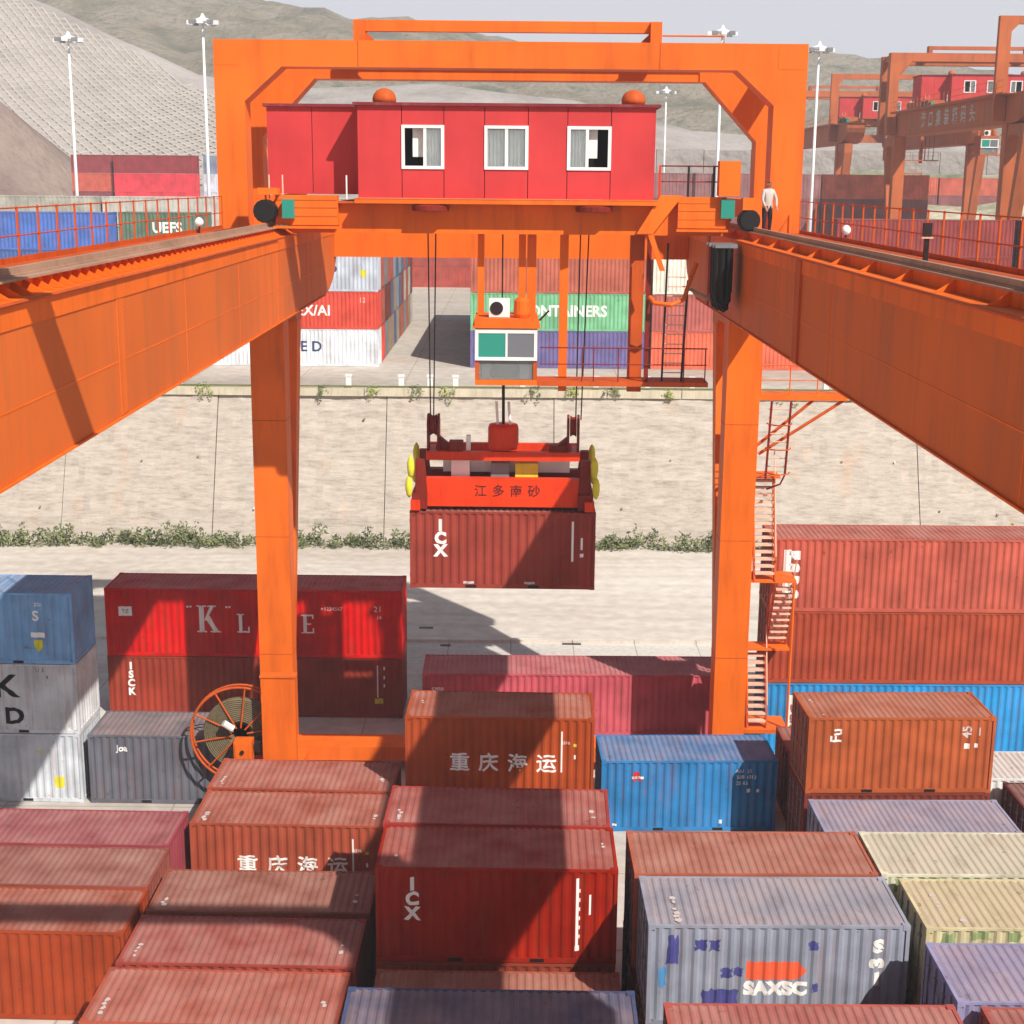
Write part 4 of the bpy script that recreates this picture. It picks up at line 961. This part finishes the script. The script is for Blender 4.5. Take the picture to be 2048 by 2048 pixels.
# end boxes either side of the house
for x0, x1, z0, z1 in ((-7.1, -5.25, 20.55, 21.42), (4.85, 6.28, 20.55, 21.46)):
    eb = T_(MB().box(x0, x1, 43.9, 44.24, z0, z1), 'end_box', 'orange')
    for z in (z0 + .25, z0 + .5, z0 + .72): T_(MB().box(x0 + .02, x1 - .02, 43.885, 43.899, z, z + .03), 'box_rib', 'orange_dusty', eb)
    T_(MB().box(x0 - .05, x1 + .05, 43.7, 43.89, z0 - .1, z0 - .03), 'box_sill', 'orange', eb)
T_(MB().box(-7.55, -6.95, 43.5, 43.95, 21.43, 21.62), 'gear_cover', 'orange')
T_(MB().lathe([(.3, 0), (.34, .06), (.34, .5)], (-7.35, 43.4, 20.95), 'y', 14), 'drive_motor', 'black')
T_(MB().box(-6.85, -6.5, 43.55, 43.85, 20.75, 21.3), 'glass_lamp', 'glass_teal')
T_(MB().prism([(3.62, 20.38), (4.1, 20.38), (4.95, 21.5), (4.3, 21.5)], 43.7, 43.85, 'y'), 'diagonal_brace', 'orange')
T_(MB().prism([(4.12, 20.38), (4.5, 19.3), (4.35, 19.3), (3.95, 20.38)], 43.72, 43.84, 'y'), 'lower_brace', 'orange')
T_(MB().box(6.0, 6.62, 43.6, 44.1, 21.5, 22.5), 'switch_box', 'orange'); T_(MB().box(6.72, 7.12, 43.6, 44.0, 21.1, 21.45), 'small_box', 'orange')
T_(MB().box(6.1, 6.5, 43.7, 43.95, 20.85, 21.4), 'glass_lamp', 'glass_teal'); T_(MB().lathe([(.28, 0), (.32, .06), (.32, .5)], (6.95, 43.6, 20.8), 'y', 14), 'drive_motor', 'black')
rl = T_(MB().tube([(4.3, 44.1, 22.35), (6.0, 44.1, 22.35)], .025, 6).tube([(4.3, 44.1, 21.9), (6.0, 44.1, 21.9)], .02, 6), 'deck_railing', 'dark_red')
for x in (4.3, 5.15, 5.9): T_(MB().box(x - .03, x + .03, 44.07, 44.13, 21.25, 22.37), 'railing_post', 'red' if x == 4.3 else 'dark', rl)
for x in (-5.0, -6.9, -7.3): T_(MB().tube([(x, 44.1, 21.3), (x, 44.1, 22.0)], .025, 6), 'stanchion', 'white' if x == -5.0 else 'tread')
# machine house
HX0, HX1, HY0, HY1, HZ0, HZ1 = -4.65, 4.13, 44.0, 48.6, 21.36, 24.0
hs_ = T_(MB().box(HX0 + .06, HX1 - .06, HY0 + .5, HY1 - .06, HZ0, HZ1 - .02), 'machine_house', 'interior')
xb = [HX0, -3.34, -2.10, -.9, .38, 1.54, 2.82, HX1]
for i in range(7):
    a, b = xb[i] + .011, xb[i + 1] - .011
    if i in (1, 3, 5):
        T_(MB().box(a, b, HY0, HY0 + .05, HZ0, 22.22), 'wall_panel', 'red_house', hs_); T_(MB().box(a, b, HY0, HY0 + .05, 23.44, HZ1), 'wall_panel', 'red_house', hs_)
        w = T_(MB().box(a - .02, b + .02, HY0 - .04, HY0 + .03, 22.2, 22.29).box(a - .02, b + .02, HY0 - .04, HY0 + .03, 23.37, 23.46).box(a - .02, a + .075, HY0 - .041, HY0 + .03, 22.291, 23.369).box(b - .075, b + .02, HY0 - .041, HY0 + .03, 22.291, 23.369), 'window', 'white', hs_)
        xm = (a + b) / 2; mm = xm + (.06 if i == 1 else (-.06 if i == 5 else 0))
        T_(MB().box(mm - .045, mm + .045, HY0 - .03, HY0 + .02, 22.291, 23.369), 'mullion', 'white', w)
        for q, (p0, p1) in enumerate(((a + .076, mm - .046), (mm + .046, b - .076))):
            if (i, q) in ((1, 0), (5, 1)):
                T_(MB().box(p0 + (.22 if q == 0 else .0), p1 - (.0 if q == 0 else .3), HY0 + .2, HY0 + .22, 22.55, 23.37), 'curtain', 'curtain', w); continue
            T_(MB().box(p0, p1, HY0 - .005, HY0 + .003, 22.291, 23.369), 'pane', 'glass', w)
            cw = MB()
            n = 14
            for k in range(n):
                u0 = p0 + (p1 - p0) * k / n; u1 = p0 + (p1 - p0) * (k + 1) / n; d0 = .03 * math.sin(k * 2.1); d1 = .03 * math.sin((k + 1) * 2.1); bq = len(cw.v)
                cw.v += [(u0, HY0 + .14 + d0, 22.3), (u1, HY0 + .14 + d1, 22.3), (u1, HY0 + .14 + d1, 23.36), (u0, HY0 + .14 + d0, 23.36)]; cw.f.append((bq, bq + 1, bq + 2, bq + 3))
            T_(cw, 'curtain', 'curtain', w)
    else: T_(MB().box(a, b, HY0, HY0 + .05, HZ0, HZ1), 'wall_panel', 'red_house', hs_)
for k in range(4):
    ya = HY0 + .06 + k * 1.13
    for xx in (HX0, HX1 - .05): T_(MB().box(xx, xx + .05, ya, ya + 1.11, HZ0, HZ1), 'wall_panel', 'red_house', hs_)
    T_(MB().box(HX0 + k * 2.19, HX0 + k * 2.19 + 2.17, HY1 - .05, HY1, HZ0, HZ1), 'wall_panel', 'red_house', hs_)
# left wing, set back
WX0, WY0 = -7.5, 45.2
T_(MB().box(WX0 + .06, HX0 - .002, WY0 + .06, HY1 - .06, HZ0 + .1, HZ1 - .02), 'wing', 'interior', hs_)
for a, b in ((WX0, -6.15), (-6.13, HX0 - .004)): T_(MB().box(a, b, WY0, WY0 + .05, HZ0 + .08, HZ1), 'wall_panel', 'red_house', hs_)
T_(MB().box(WX0, WX0 + .05, WY0 + .06, HY1, HZ0 + .08, HZ1), 'wall_panel', 'red_house', hs_)
T_(MB().box(HX0 - .12, HX1 + .13, HY0 - .12, HY1 + .1, HZ1 + .003, HZ1 + .09).box(WX0 - .1, HX0 - .121, WY0 - .12, HY1 + .1, HZ1 + .003, HZ1 + .088), 'house_roof', 'roof_red', hs_)
for x, y in ((-4.05, 46.4), (3.62, 46.2)):
    T_(MB().lathe([(.28, 0), (.3, .1), (.36, .13), (.37, .22), (.33, .36), (.24, .47), (.1, .53), (.02, .545)], (x, y, HZ1 + .09), 'z', 18), 'roof_vent', 'orange_dark', hs_, True)
for x in (-2.5, 2.36): T_(MB().lathe([(.3, 0), (.55, .02), (.55, .16), (.4, .2)], (x, 43.95, 20.98), 'z', 18), 'rope_guide', 'dark_red')
# operator's cabin hung below
cb = T_(MB().box(-1.18, .74, 43.75, 45.9, 17.62, 17.84).box(-1.24, .8, 43.7, 45.95, 17.55, 17.62), 'cabin', 'orange')
T_(MB().box(-1.16, .72, 43.8, 45.88, 15.82, 15.98), 'cabin_floor', 'orange', cb)
for x0, x1 in ((-1.16, -1.04), (.6, .72)):
    for y0, y1 in ((43.8, 43.92), (45.7, 45.82)): T_(MB().box(x0, x1, y0, y1, 15.98, 17.55), 'corner_post', 'orange_dark', cb)
T_(MB().box(-1.04, .6, 45.74, 45.8, 15.98, 17.55), 'back_wall', 'interior', cb)
T_(MB().box(-1.15, -1.1, 43.92, 45.7, 15.98, 17.55).box(.66, .71, 43.92, 45.7, 15.98, 17.55), 'side_panel', 'orange_dark', cb)
T_(MB().box(-1.16, .72, 43.74, 43.8, 17.4, 17.52).box(-1.16, .72, 43.74, 43.8, 16.58, 16.68).box(-1.16, -1.06, 43.741, 43.8, 16.681, 17.399).box(.62, .72, 43.741, 43.8, 16.681, 17.399).box(-.24, -.18, 43.742, 43.8, 16.681, 17.399), 'window_frame', 'white', cb)
T_(MB().box(-1.06, -.24, 43.76, 43.77, 16.681, 17.399), 'pane', 'glass_teal', cb); T_(MB().box(-.18, .62, 43.76, 43.77, 16.681, 17.399), 'pane', 'glass_grey', cb)
T_(MB().box(-1.04, .6, 43.84, 43.85, 15.99, 16.56), 'pane', 'glass', cb)
T_(MB().box(-.62, .05, 44.3, 44.9, 15.99, 16.35).box(-.6, .03, 44.85, 45.0, 16.35, 17.0), 'seat', 'black', cb); T_(MB().box(-.95, -.7, 44.0, 44.6, 15.99, 16.5).box(.2, .48, 44.0, 44.6, 15.99, 16.5), 'console', 'steel', cb)
ac = T_(MB().box(-.75, -.12, 44.1, 44.5, 17.85, 18.4), 'air_conditioner', 'white', cb); T_(MB().lathe([(.2, 0), (.2, .03)], (-.52, 44.075, 18.12), 'y', 18), 'fan_grille', 'dark', ac)
for x0, x1, z0 in ((-1.12, -.92, 17.84), (.14, .36, 17.84), (.4, .68, 17.84)): T_(MB().box(x0, x1, 45.1, 45.3, z0, 20.31), 'hanger', 'orange', cb)
T_(MB().lathe([(.22, 0), (.26, .1), (.24, .5), (.15, .6)], (.25, 44.15, 17.85), 'z', 14), 'junction_drum', 'orange', cb)
T_(MB().tube([(-.35, 44.6, 18.4), (-.35, 44.6, 20.3)], .025, 6), 'hanger_wire', 'dark', cb)
T_(MB().tube([(.78, 43.8, 17.8), (1.05, 43.6, 18.1)], .03, 6), 'mirror_arm', 'dark', cb)
# walkway right of the cabin
wk = T_(MB().box(.73, 5.95, 44.0, 45.2, 15.78, 15.92), 'cabin_walkway', 'orange_dark')
for x0, x1 in ((1.4, 1.66), (3.55, 3.98)): T_(MB().box(x0, x1, 44.9, 45.15, 15.5, 20.31), 'hanger_post', 'orange' if x0 < 2 else 'orange_dark', wk)
T_(MB().box(3.99, 4.12, 44.1, 44.2, 15.93, 20.2), 'hanger_post', 'dark_red', wk)
T_(MB().tube([(.8, 44.05, 16.95), (5.9, 44.05, 16.95)], .022, 6).tube([(.8, 44.05, 16.45), (5.9, 44.05, 16.45)], .018, 6), 'handrail', 'dark_red', wk)
for x in (2.1, 2.45, 3.2, 5.2, 5.85): T_(MB().tube([(x, 44.05, 15.92), (x, 44.05, 16.96)], .02, 6), 'railing_post', 'dark_red', wk)
la = T_(MB().tube([(4.55, 44.2, 15.93), (4.62, 44.2, 20.1)], .035, 6).tube([(5.15, 44.2, 15.93), (5.25, 44.2, 19.0)], .04, 6), 'access_ladder', 'dark', wk)
for i in range(11): T_(MB().tube([(4.57, 44.2, 16.2 + i * .29), (5.18, 44.2, 16.2 + i * .29)], .02, 5), 'rung', 'tread', la)
T_(MB().tube([(4.1, 44.0, 18.5), (4.2, 43.75, 18.35), (4.7, 43.65, 18.3), (5.1, 43.8, 18.45), (5.3, 44.1, 19.0), (5.5, 44.3, 19.5)], .07, 8), 'cage_hoop', 'orange', la)
T_(MB().tube([(5.3, 44.1, 18.75), (5.8, 44.0, 18.5), (6.4, 44.0, 18.25)], .06, 6), 'cable_arm', 'rail', wk)
# festoon cables bunched at the right end
fs = empty('festoon_cable', (6.3, 43.4, 18.2), 'black bundle of festoon cables hanging beside the right girder at the trolley', 'cable bundle')
for k in range(18):
    y = 42.5 + k * .085; x = 6.1 + random.uniform(-.1, .1); bt = 18.15 + random.uniform(0, .35); w = random.uniform(.08, .3)
    pts = [(x - w, y, 20.05), (x - w, y, bt + .3), (x - w * .7, y, bt + .08), (x, y, bt), (x + w * .7, y, bt + .08), (x + w, y, bt + .3), (x + w, y, 20.05)]
    MB().tube(pts, .06, 7).build('cable_loop', 'black', fs, False, (6.3, 43.4, 18.2))
    MB().box(x - .32, x + .32, y - .05, y + .05, 20.04, 20.14).build('cable_clip', 'steel', fs, False, (6.3, 43.4, 18.2))

# ------------------------------------------------------------------ ropes, spreader and hanging container
SY = 45.95
for i, (xt, xb_) in enumerate(((-2.68, -2.68), (-2.42, -2.58), (2.05, 2.05), (2.32, 2.22))):
    o = MB().tube([(xt, 45.6, 21.0), (xb_, SY + .75, 14.3)], .022, 5).build('hoist_rope', 'dark', None, False)
    tag(o, ('left rope', 'inner left rope', 'inner right rope', 'right rope')[i] + ' of the four dark hoist ropes above the red spreader', 'rope', 'hoist ropes')
SO = (-.3, SY, 11.42)
sp = empty('container_spreader', (SO[0], SO[1] + 1.2, SO[2]), 'red container spreader with yellow flippers gripping the hanging brown container', 'spreader', None, R(-.7))
Q = lambda mb, name, mat, par=None, sm=False: mb.build(name, mat, par or sp, sm, (SO[0], SO[1], SO[2]))
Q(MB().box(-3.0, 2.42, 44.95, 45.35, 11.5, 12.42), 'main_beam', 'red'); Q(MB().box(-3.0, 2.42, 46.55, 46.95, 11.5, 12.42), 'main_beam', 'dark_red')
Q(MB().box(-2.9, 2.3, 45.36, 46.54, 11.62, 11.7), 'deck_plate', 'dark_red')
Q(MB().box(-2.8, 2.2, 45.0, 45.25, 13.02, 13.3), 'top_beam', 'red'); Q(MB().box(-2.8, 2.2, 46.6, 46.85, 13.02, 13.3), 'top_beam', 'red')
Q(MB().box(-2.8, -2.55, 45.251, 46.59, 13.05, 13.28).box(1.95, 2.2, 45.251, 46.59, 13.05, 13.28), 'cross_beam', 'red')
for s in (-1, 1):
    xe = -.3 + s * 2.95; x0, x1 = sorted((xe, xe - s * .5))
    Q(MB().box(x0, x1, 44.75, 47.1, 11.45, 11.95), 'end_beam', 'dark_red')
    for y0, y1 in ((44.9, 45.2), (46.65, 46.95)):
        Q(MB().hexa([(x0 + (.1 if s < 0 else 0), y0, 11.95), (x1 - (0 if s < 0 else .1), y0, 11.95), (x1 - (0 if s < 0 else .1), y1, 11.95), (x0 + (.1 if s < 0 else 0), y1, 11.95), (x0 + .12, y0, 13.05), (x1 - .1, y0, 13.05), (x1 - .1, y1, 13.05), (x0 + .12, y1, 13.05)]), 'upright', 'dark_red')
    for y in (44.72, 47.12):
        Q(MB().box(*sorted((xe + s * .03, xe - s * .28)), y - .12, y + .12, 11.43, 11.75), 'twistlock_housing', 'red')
        for z, tilt in ((12.25, .1), (12.9, -.05)):
            fl = Q(MB().lathe([(.03, -.36), (.09, -.26), (.12, -.08), (.12, .1), (.08, .26), (.02, .36)], (xe + s * (.04 + tilt * .4), y, z - .05), 'z', 12), 'flipper', 'yellow', None, True)
    # sheave block
    xs = -.3 + s * 2.28
    for y in (45.5,):
        Q(MB().lathe([(.1, -.1), (.36, -.1), (.3, -.03), (.3, .03), (.36, .1), (.1, .1)], (xs, y, 14.1), 'x', 20), 'sheave', 'dark_red')
        Q(MB().prism([(45.2, 13.3), (45.85, 13.3), (45.9, 14.2), (45.7, 14.45), (45.35, 14.45), (45.15, 14.2)], xs - .2, xs - .13, 'x').prism([(45.2, 13.3), (45.85, 13.3), (45.9, 14.2), (45.7, 14.45), (45.35, 14.45), (45.15, 14.2)], xs + .13, xs + .2, 'x'), 'sheave_cheek', 'dark_red')
    Q(MB().prism([(xs - s * .2, 13.3), (xs - s * .75, 13.3), (xs - s * .2, 13.75)], 45.3, 45.6, 'y'), 'sheave_brace', 'dark_red')
Q(MB().lathe([(.3, 0), (.46, .04), (.5, .2), (.5, .72), (.46, .84), (.2, .86)], (-.3, 45.5, 13.3), 'z', 24), 'cable_basket', 'red', None, True)
Q(MB().tube([(-.3, 45.5, 14.15), (-.3, 44.9, 15.8)], .05, 6), 'power_cable', 'dark')
for x in (-.48, -.08): Q(MB().tube([(x, 45.4, 14.1), (x - .05, 45.35, 14.9)], .05, 6), 'guide_arm', 'ink_white')
Q(MB().box(-2.05, -1.6, 45.1, 45.5, 13.31, 13.62), 'hydraulic_unit', 'dark_red'); Q(MB().box(-1.5, -1.36, 45.2, 45.4, 13.31, 13.8), 'sensor_post', 'white'); Q(MB().box(1.2, 1.75, 45.2, 45.5, 13.31, 13.5), 'valve_box', 'dark_red')
for x0, x1, mat, zt in ((-2.0, -1.4, 'white', 12.95), (-.7, -.1, 'steel', 12.85), (.1, .85, 'yellow', 12.85)): Q(MB().box(x0, x1, 45.45, 45.9, 12.2, zt), 'control_box', mat)
Q(MB().box(-2.3, 1.9, 46.0, 46.2, 12.45, 12.98), 'cable_tray', 'white')
for i, ch in enumerate('江多南砂'):
    bm = text_bm(ch, .42, .006); 
    for v in bm.verts: v.co = (v.co.x + (-1.02 + i * .58) - SO[0], 44.944 - SO[1], v.co.z + 12.0 - SO[2])
    me = bpy.data.meshes.new('lettering'); bm.to_mesh(me); bm.free(); me.materials.append(M['ink_dark']); o = link(bpy.data.objects.new('lettering', me)); o.parent = sp
container('HANG', -3.33, 45.93, 8.79, L20, h8, '#8f3a30', 'brown container hanging from the red spreader in mid air', -.7)
for i, ch in enumerate('ICX'): letter('HANG', ch, .52, 1.0, 2.1 - i * .42, 'ink_white', .03)
panel('HANG', 5.28, 5.35, .95, 2.3); panel('HANG', 5.58, 5.65, 1.35, 1.75); panel('HANG', 5.56, 5.68, 1.1, 1.22)
for x in (1.75, 3.75): panel('HANG', x, x + .35, .16, .24, 'ink_grey')

# ------------------------------------------------------------------ cranes and light masts on the upper yard
M['hazed'] = paint('hazed_crane_orange', (.46, .115, .035, 1), .6, .5, '#5a3a30', .3)  # far cranes' orange dulled and browned, standing in for thicker haze
skipset = ('gusset', 'bolt_bar', 'tread', 'rung', 'cage_hoop', 'cable_reel', 'stair_flight', 'box_rib', 'curtain')
for dx, dy, lab, tdy in ((50.6, 111, 'nearer orange gantry crane on the upper yard at right, its girder lettered', 4), (51.0, 178.5, 'farther orange gantry crane on the upper yard at right', -22)):
    c2 = copy_tree(crane, None, skipset); c2.location = (CX + dx, YC + dy, ZT); c2['label'] = lab
    t2 = copy_tree(tr, None, skipset); t2.location = (TO[0] + dx, TO[1] + dy + tdy, TO[2] + ZT); t2['label'] = 'red machine house trolley on the ' + ('nearer' if dy < 150 else 'farther') + ' crane of the upper yard'
    def hazed(o):
        for sl_ in o.material_slots:
            if sl_.material and sl_.material.name.startswith('crane_orange'): sl_.link = 'OBJECT'; sl_.material = M['hazed']
        for ch_ in o.children: hazed(ch_)
    hazed(c2); hazed(t2)
    if dy < 150:
        for i, ch in enumerate('港口集装箱码头'):
            bm = text_bm(ch, 1.7, .03)
            for v in bm.verts: v.co = (-9.13, -10.5 + 0 - v.co.x + 22 - i * 2.7 - 4, v.co.z + 19.0)
            me = bpy.data.meshes.new('lettering'); bm.to_mesh(me); bm.free(); me.materials.append(M['ink_grey']); o = link(bpy.data.objects.new('lettering', me)); o.parent = c2
mast = None
for i, (x, y, zt, lab) in enumerate(((-50.2, 170, 37.2, 'white floodlight mast at the far left, in front of the bare slope'), (-33.0, 160, 38.2, 'white floodlight mast just left of the left portal leg'),
        (22.4, 165, 38.0, 'white floodlight mast behind the portal beam, right of the machine house'), (32.6, 163, 36.2, 'white floodlight mast just right of the right portal leg'), (24.6, 246, 36.5, 'thin pale mast far behind the machine house, right of its roof vent'))):
    r = empty('light_mast', (x, y, ZT), lab, 'light mast', 'white floodlight masts'); H_ = zt - ZT
    MB().tube([(0, 0, 0), (0, 0, H_ * .5), (0, 0, H_)], [.24, .18, .11], 10).build('pole', 'lamp_white', r, True)
    hd = MB().lathe([(.2, 0), (.9, .05), (.95, .25), (.3, .5), (.1, .9)], (0, 0, H_ - .4), 'z', 14).build('lamp_ring', 'lamp_white', r)
    for k in range(8):
        a = 2 * math.pi * k / 8; cx_, cy_ = 1.35 * math.cos(a), 1.35 * math.sin(a)
        MB().box(cx_ - .3, cx_ + .3, cy_ - .22, cy_ + .22, H_ - .62, H_ - .2).build('floodlight', 'steel' if k % 2 else 'lamp_white', r)
        MB().tube([(0, 0, H_ - .3), (cx_, cy_, H_ - .3)], .05, 5).build('lamp_arm', 'steel', r)
# small ball lamps on the walkway railings
for x, y, lab in ((10.0, 44.5, 'small white ball lamp on the right walkway beside the portal leg'), (-10.0, 46.8, 'small white ball lamp on the left walkway beside the portal leg')):
    r = empty('ball_lamp', (x, y, 20.18), lab, 'lamp'); MB().tube([(0, 0, 0), (0, 0, .22)], .03, 6).build('stem', 'dark', r)
    MB().lathe([(.05, 0), (.11, .04), (.15, .12), (.13, .2), (.07, .27), (.02, .29)], (0, 0, .2), 'z', 14).build('globe', 'lamp_white', r, True)

# ------------------------------------------------------------------ people
M['skin'] = flat('skin', '#a8785c', .6); M['hair'] = flat('hair', '#1a1614', .7); M['shirt'] = flat('white_shirt', '#b4b2ac', .8); M['trousers'] = flat('dark_trousers', '#1c1c2c', .8); M['jacket'] = flat('dark_jacket', '#2a2426', .8); M['shoe'] = flat('shoe', '#151212', .6)
def person(loc, rz, shirt, label, bend=0.0, reach=.2):
    J = {'pel': (0, 0, .92, .15), 'w': (0, bend * .15, 1.08, .135), 'ch': (0, bend * .4, 1.3, .16), 'nk': (0, bend * .55, 1.47, .06), 'hd': (0, bend * .62 + .02, 1.60, .1), 'tp': (0, bend * .64 + .01, 1.68, .075)}
    for s, n in ((-1, 'l'), (1, 'r')):
        J['sh' + n] = (s * .17, bend * .45, 1.4, .07); J['el' + n] = (s * .25, bend * .4 + .08, 1.13, .05); J['wr' + n] = (s * .2, bend * .4 + reach, .92, .038); J['ha' + n] = (s * .18, bend * .4 + reach + .07, .84, .035)
        for q, (dx, dy, dz) in enumerate(((-.03, .05, -.09), (-.012, .06, -.1), (.008, .055, -.1), (.026, .045, -.085), (-.045, .06, -.03))):
            J['f%d%s' % (q, n)] = (J['ha' + n][0] + dx, J['ha' + n][1] + dy * .6, J['ha' + n][2] + dz * .8, .009)
        J['hp' + n] = (s * .095, 0, .86, .1); J['kn' + n] = (s * .11, .03, .48, .065); J['an' + n] = (s * .11, -.01, .08, .045); J['to' + n] = (s * .13, .15, .035, .04)
    E_ = [('pel', 'w'), ('w', 'ch'), ('ch', 'nk'), ('nk', 'hd'), ('hd', 'tp')]
    for n in 'lr':
        E_ += [('ch', 'sh' + n), ('sh' + n, 'el' + n), ('el' + n, 'wr' + n), ('wr' + n, 'ha' + n), ('pel', 'hp' + n), ('hp' + n, 'kn' + n), ('kn' + n, 'an' + n), ('an' + n, 'to' + n)] + [('ha' + n, 'f%d%s' % (q, n)) for q in range(5)]
    ks = list(J); me = bpy.data.meshes.new('person'); me.from_pydata([J[k][:3] for k in ks], [(ks.index(a), ks.index(b)) for a, b in E_], [])
    o = bpy.data.objects.new('person_tmp', me); C.objects.link(o); md = o.modifiers.new('skin', 'SKIN')
    for i, k in enumerate(ks): sv = me.skin_vertices[0].data[i]; sv.radius = (J[k][3],) * 2; sv.use_root = (k == 'pel')
    o.modifiers.new('sub', 'SUBSURF').levels = 1
    dg = bpy.context.evaluated_depsgraph_get(); dg.update(); m2 = bpy.data.meshes.new_from_object(o.evaluated_get(dg)); bpy.data.objects.remove(o)
    for m_ in ('skin', 'hair', shirt, 'trousers', 'shoe'): m2.materials.append(M[m_])
    for p in m2.polygons:
        c = p.center; p.use_smooth = True
        if c.z > 1.63 or (c.z > 1.53 and c.y < bend * .62 - .02): p.material_index = 1
        elif c.z > 1.49: p.material_index = 0
        elif c.z > .93 or (c.z > .9 and abs(c.x) < .13 and c.y < .15): p.material_index = 2 if not (c.y > bend * .4 + reach - .03 and c.z < .95) else 0
        elif abs(c.x) > .14 and c.z > .7 and c.y > .1: p.material_index = 0
        elif c.z > .09: p.material_index = 3
        else: p.material_index = 4
    m2.name = 'person'; b = link(bpy.data.objects.new('person', m2)); b.location = loc; b.rotation_euler = (0, 0, rz)
    # face and ears: small raised features parented to the body
    fx = MB(); hy = J['hd'][1]
    fx.prism([(-.012, 1.585), (.012, 1.585), (0, 1.625)], hy + .085, hy + .125, 'y'); fx.build('nose', 'skin', b)
    for s in (-1, 1):
        MB().box(s * .035 - .012, s * .035 + .012, hy + .085, hy + .1, 1.615, 1.628).build('eye', 'hair', b); MB().box(*sorted((s * .09, s * .112)), hy - .02, hy + .02, 1.575, 1.63).build('ear', 'skin', b)
    MB().box(-.025, .025, hy + .08, hy + .098, 1.555, 1.563).build('mouth', 'ink_dark', b)
    return tag(b, label, 'person')
person((8.0, 46.9, 20.235), R(200), 'shirt', 'person in a white shirt and dark trousers standing on the right girder beside the trolley', .1, .18)
cbx = empty('control_pillar', (9.4, 33.6, 20.185), 'dark control pillar with a pale band on the right walkway behind the girder', 'control pillar')
MB().box(-.05, .05, -.05, .05, 0, .5).build('pedestal', 'dark', cbx); MB().box(-.09, .09, -.08, .08, .55, .85).build('cabinet', 'dark', cbx); MB().box(-.14, .14, -.1, .1, .501, .53).build('band', 'tread', cbx)

# ------------------------------------------------------------------ haze in the air
m = bpy.data.materials.new('haze'); m.use_nodes = True; N = m.node_tree.nodes
for n in list(N):
    if n.type == 'BSDF_PRINCIPLED': N.remove(n)
pv = N.new('ShaderNodeVolumePrincipled'); pv.inputs['Color'].default_value = (.95, .96, 1.0, 1); pv.inputs['Density'].default_value = .0007; pv.inputs['Anisotropy'].default_value = 0.0
m.node_tree.links.new(pv.outputs[0], N['Material Output'].inputs['Volume'])
hz = MB().box(-1000, 1060, -200, 1010, -1.2, 172).mesh('haze'); hz.materials.append(m); tag(link(bpy.data.objects.new('haze', hz)), kind='stuff')
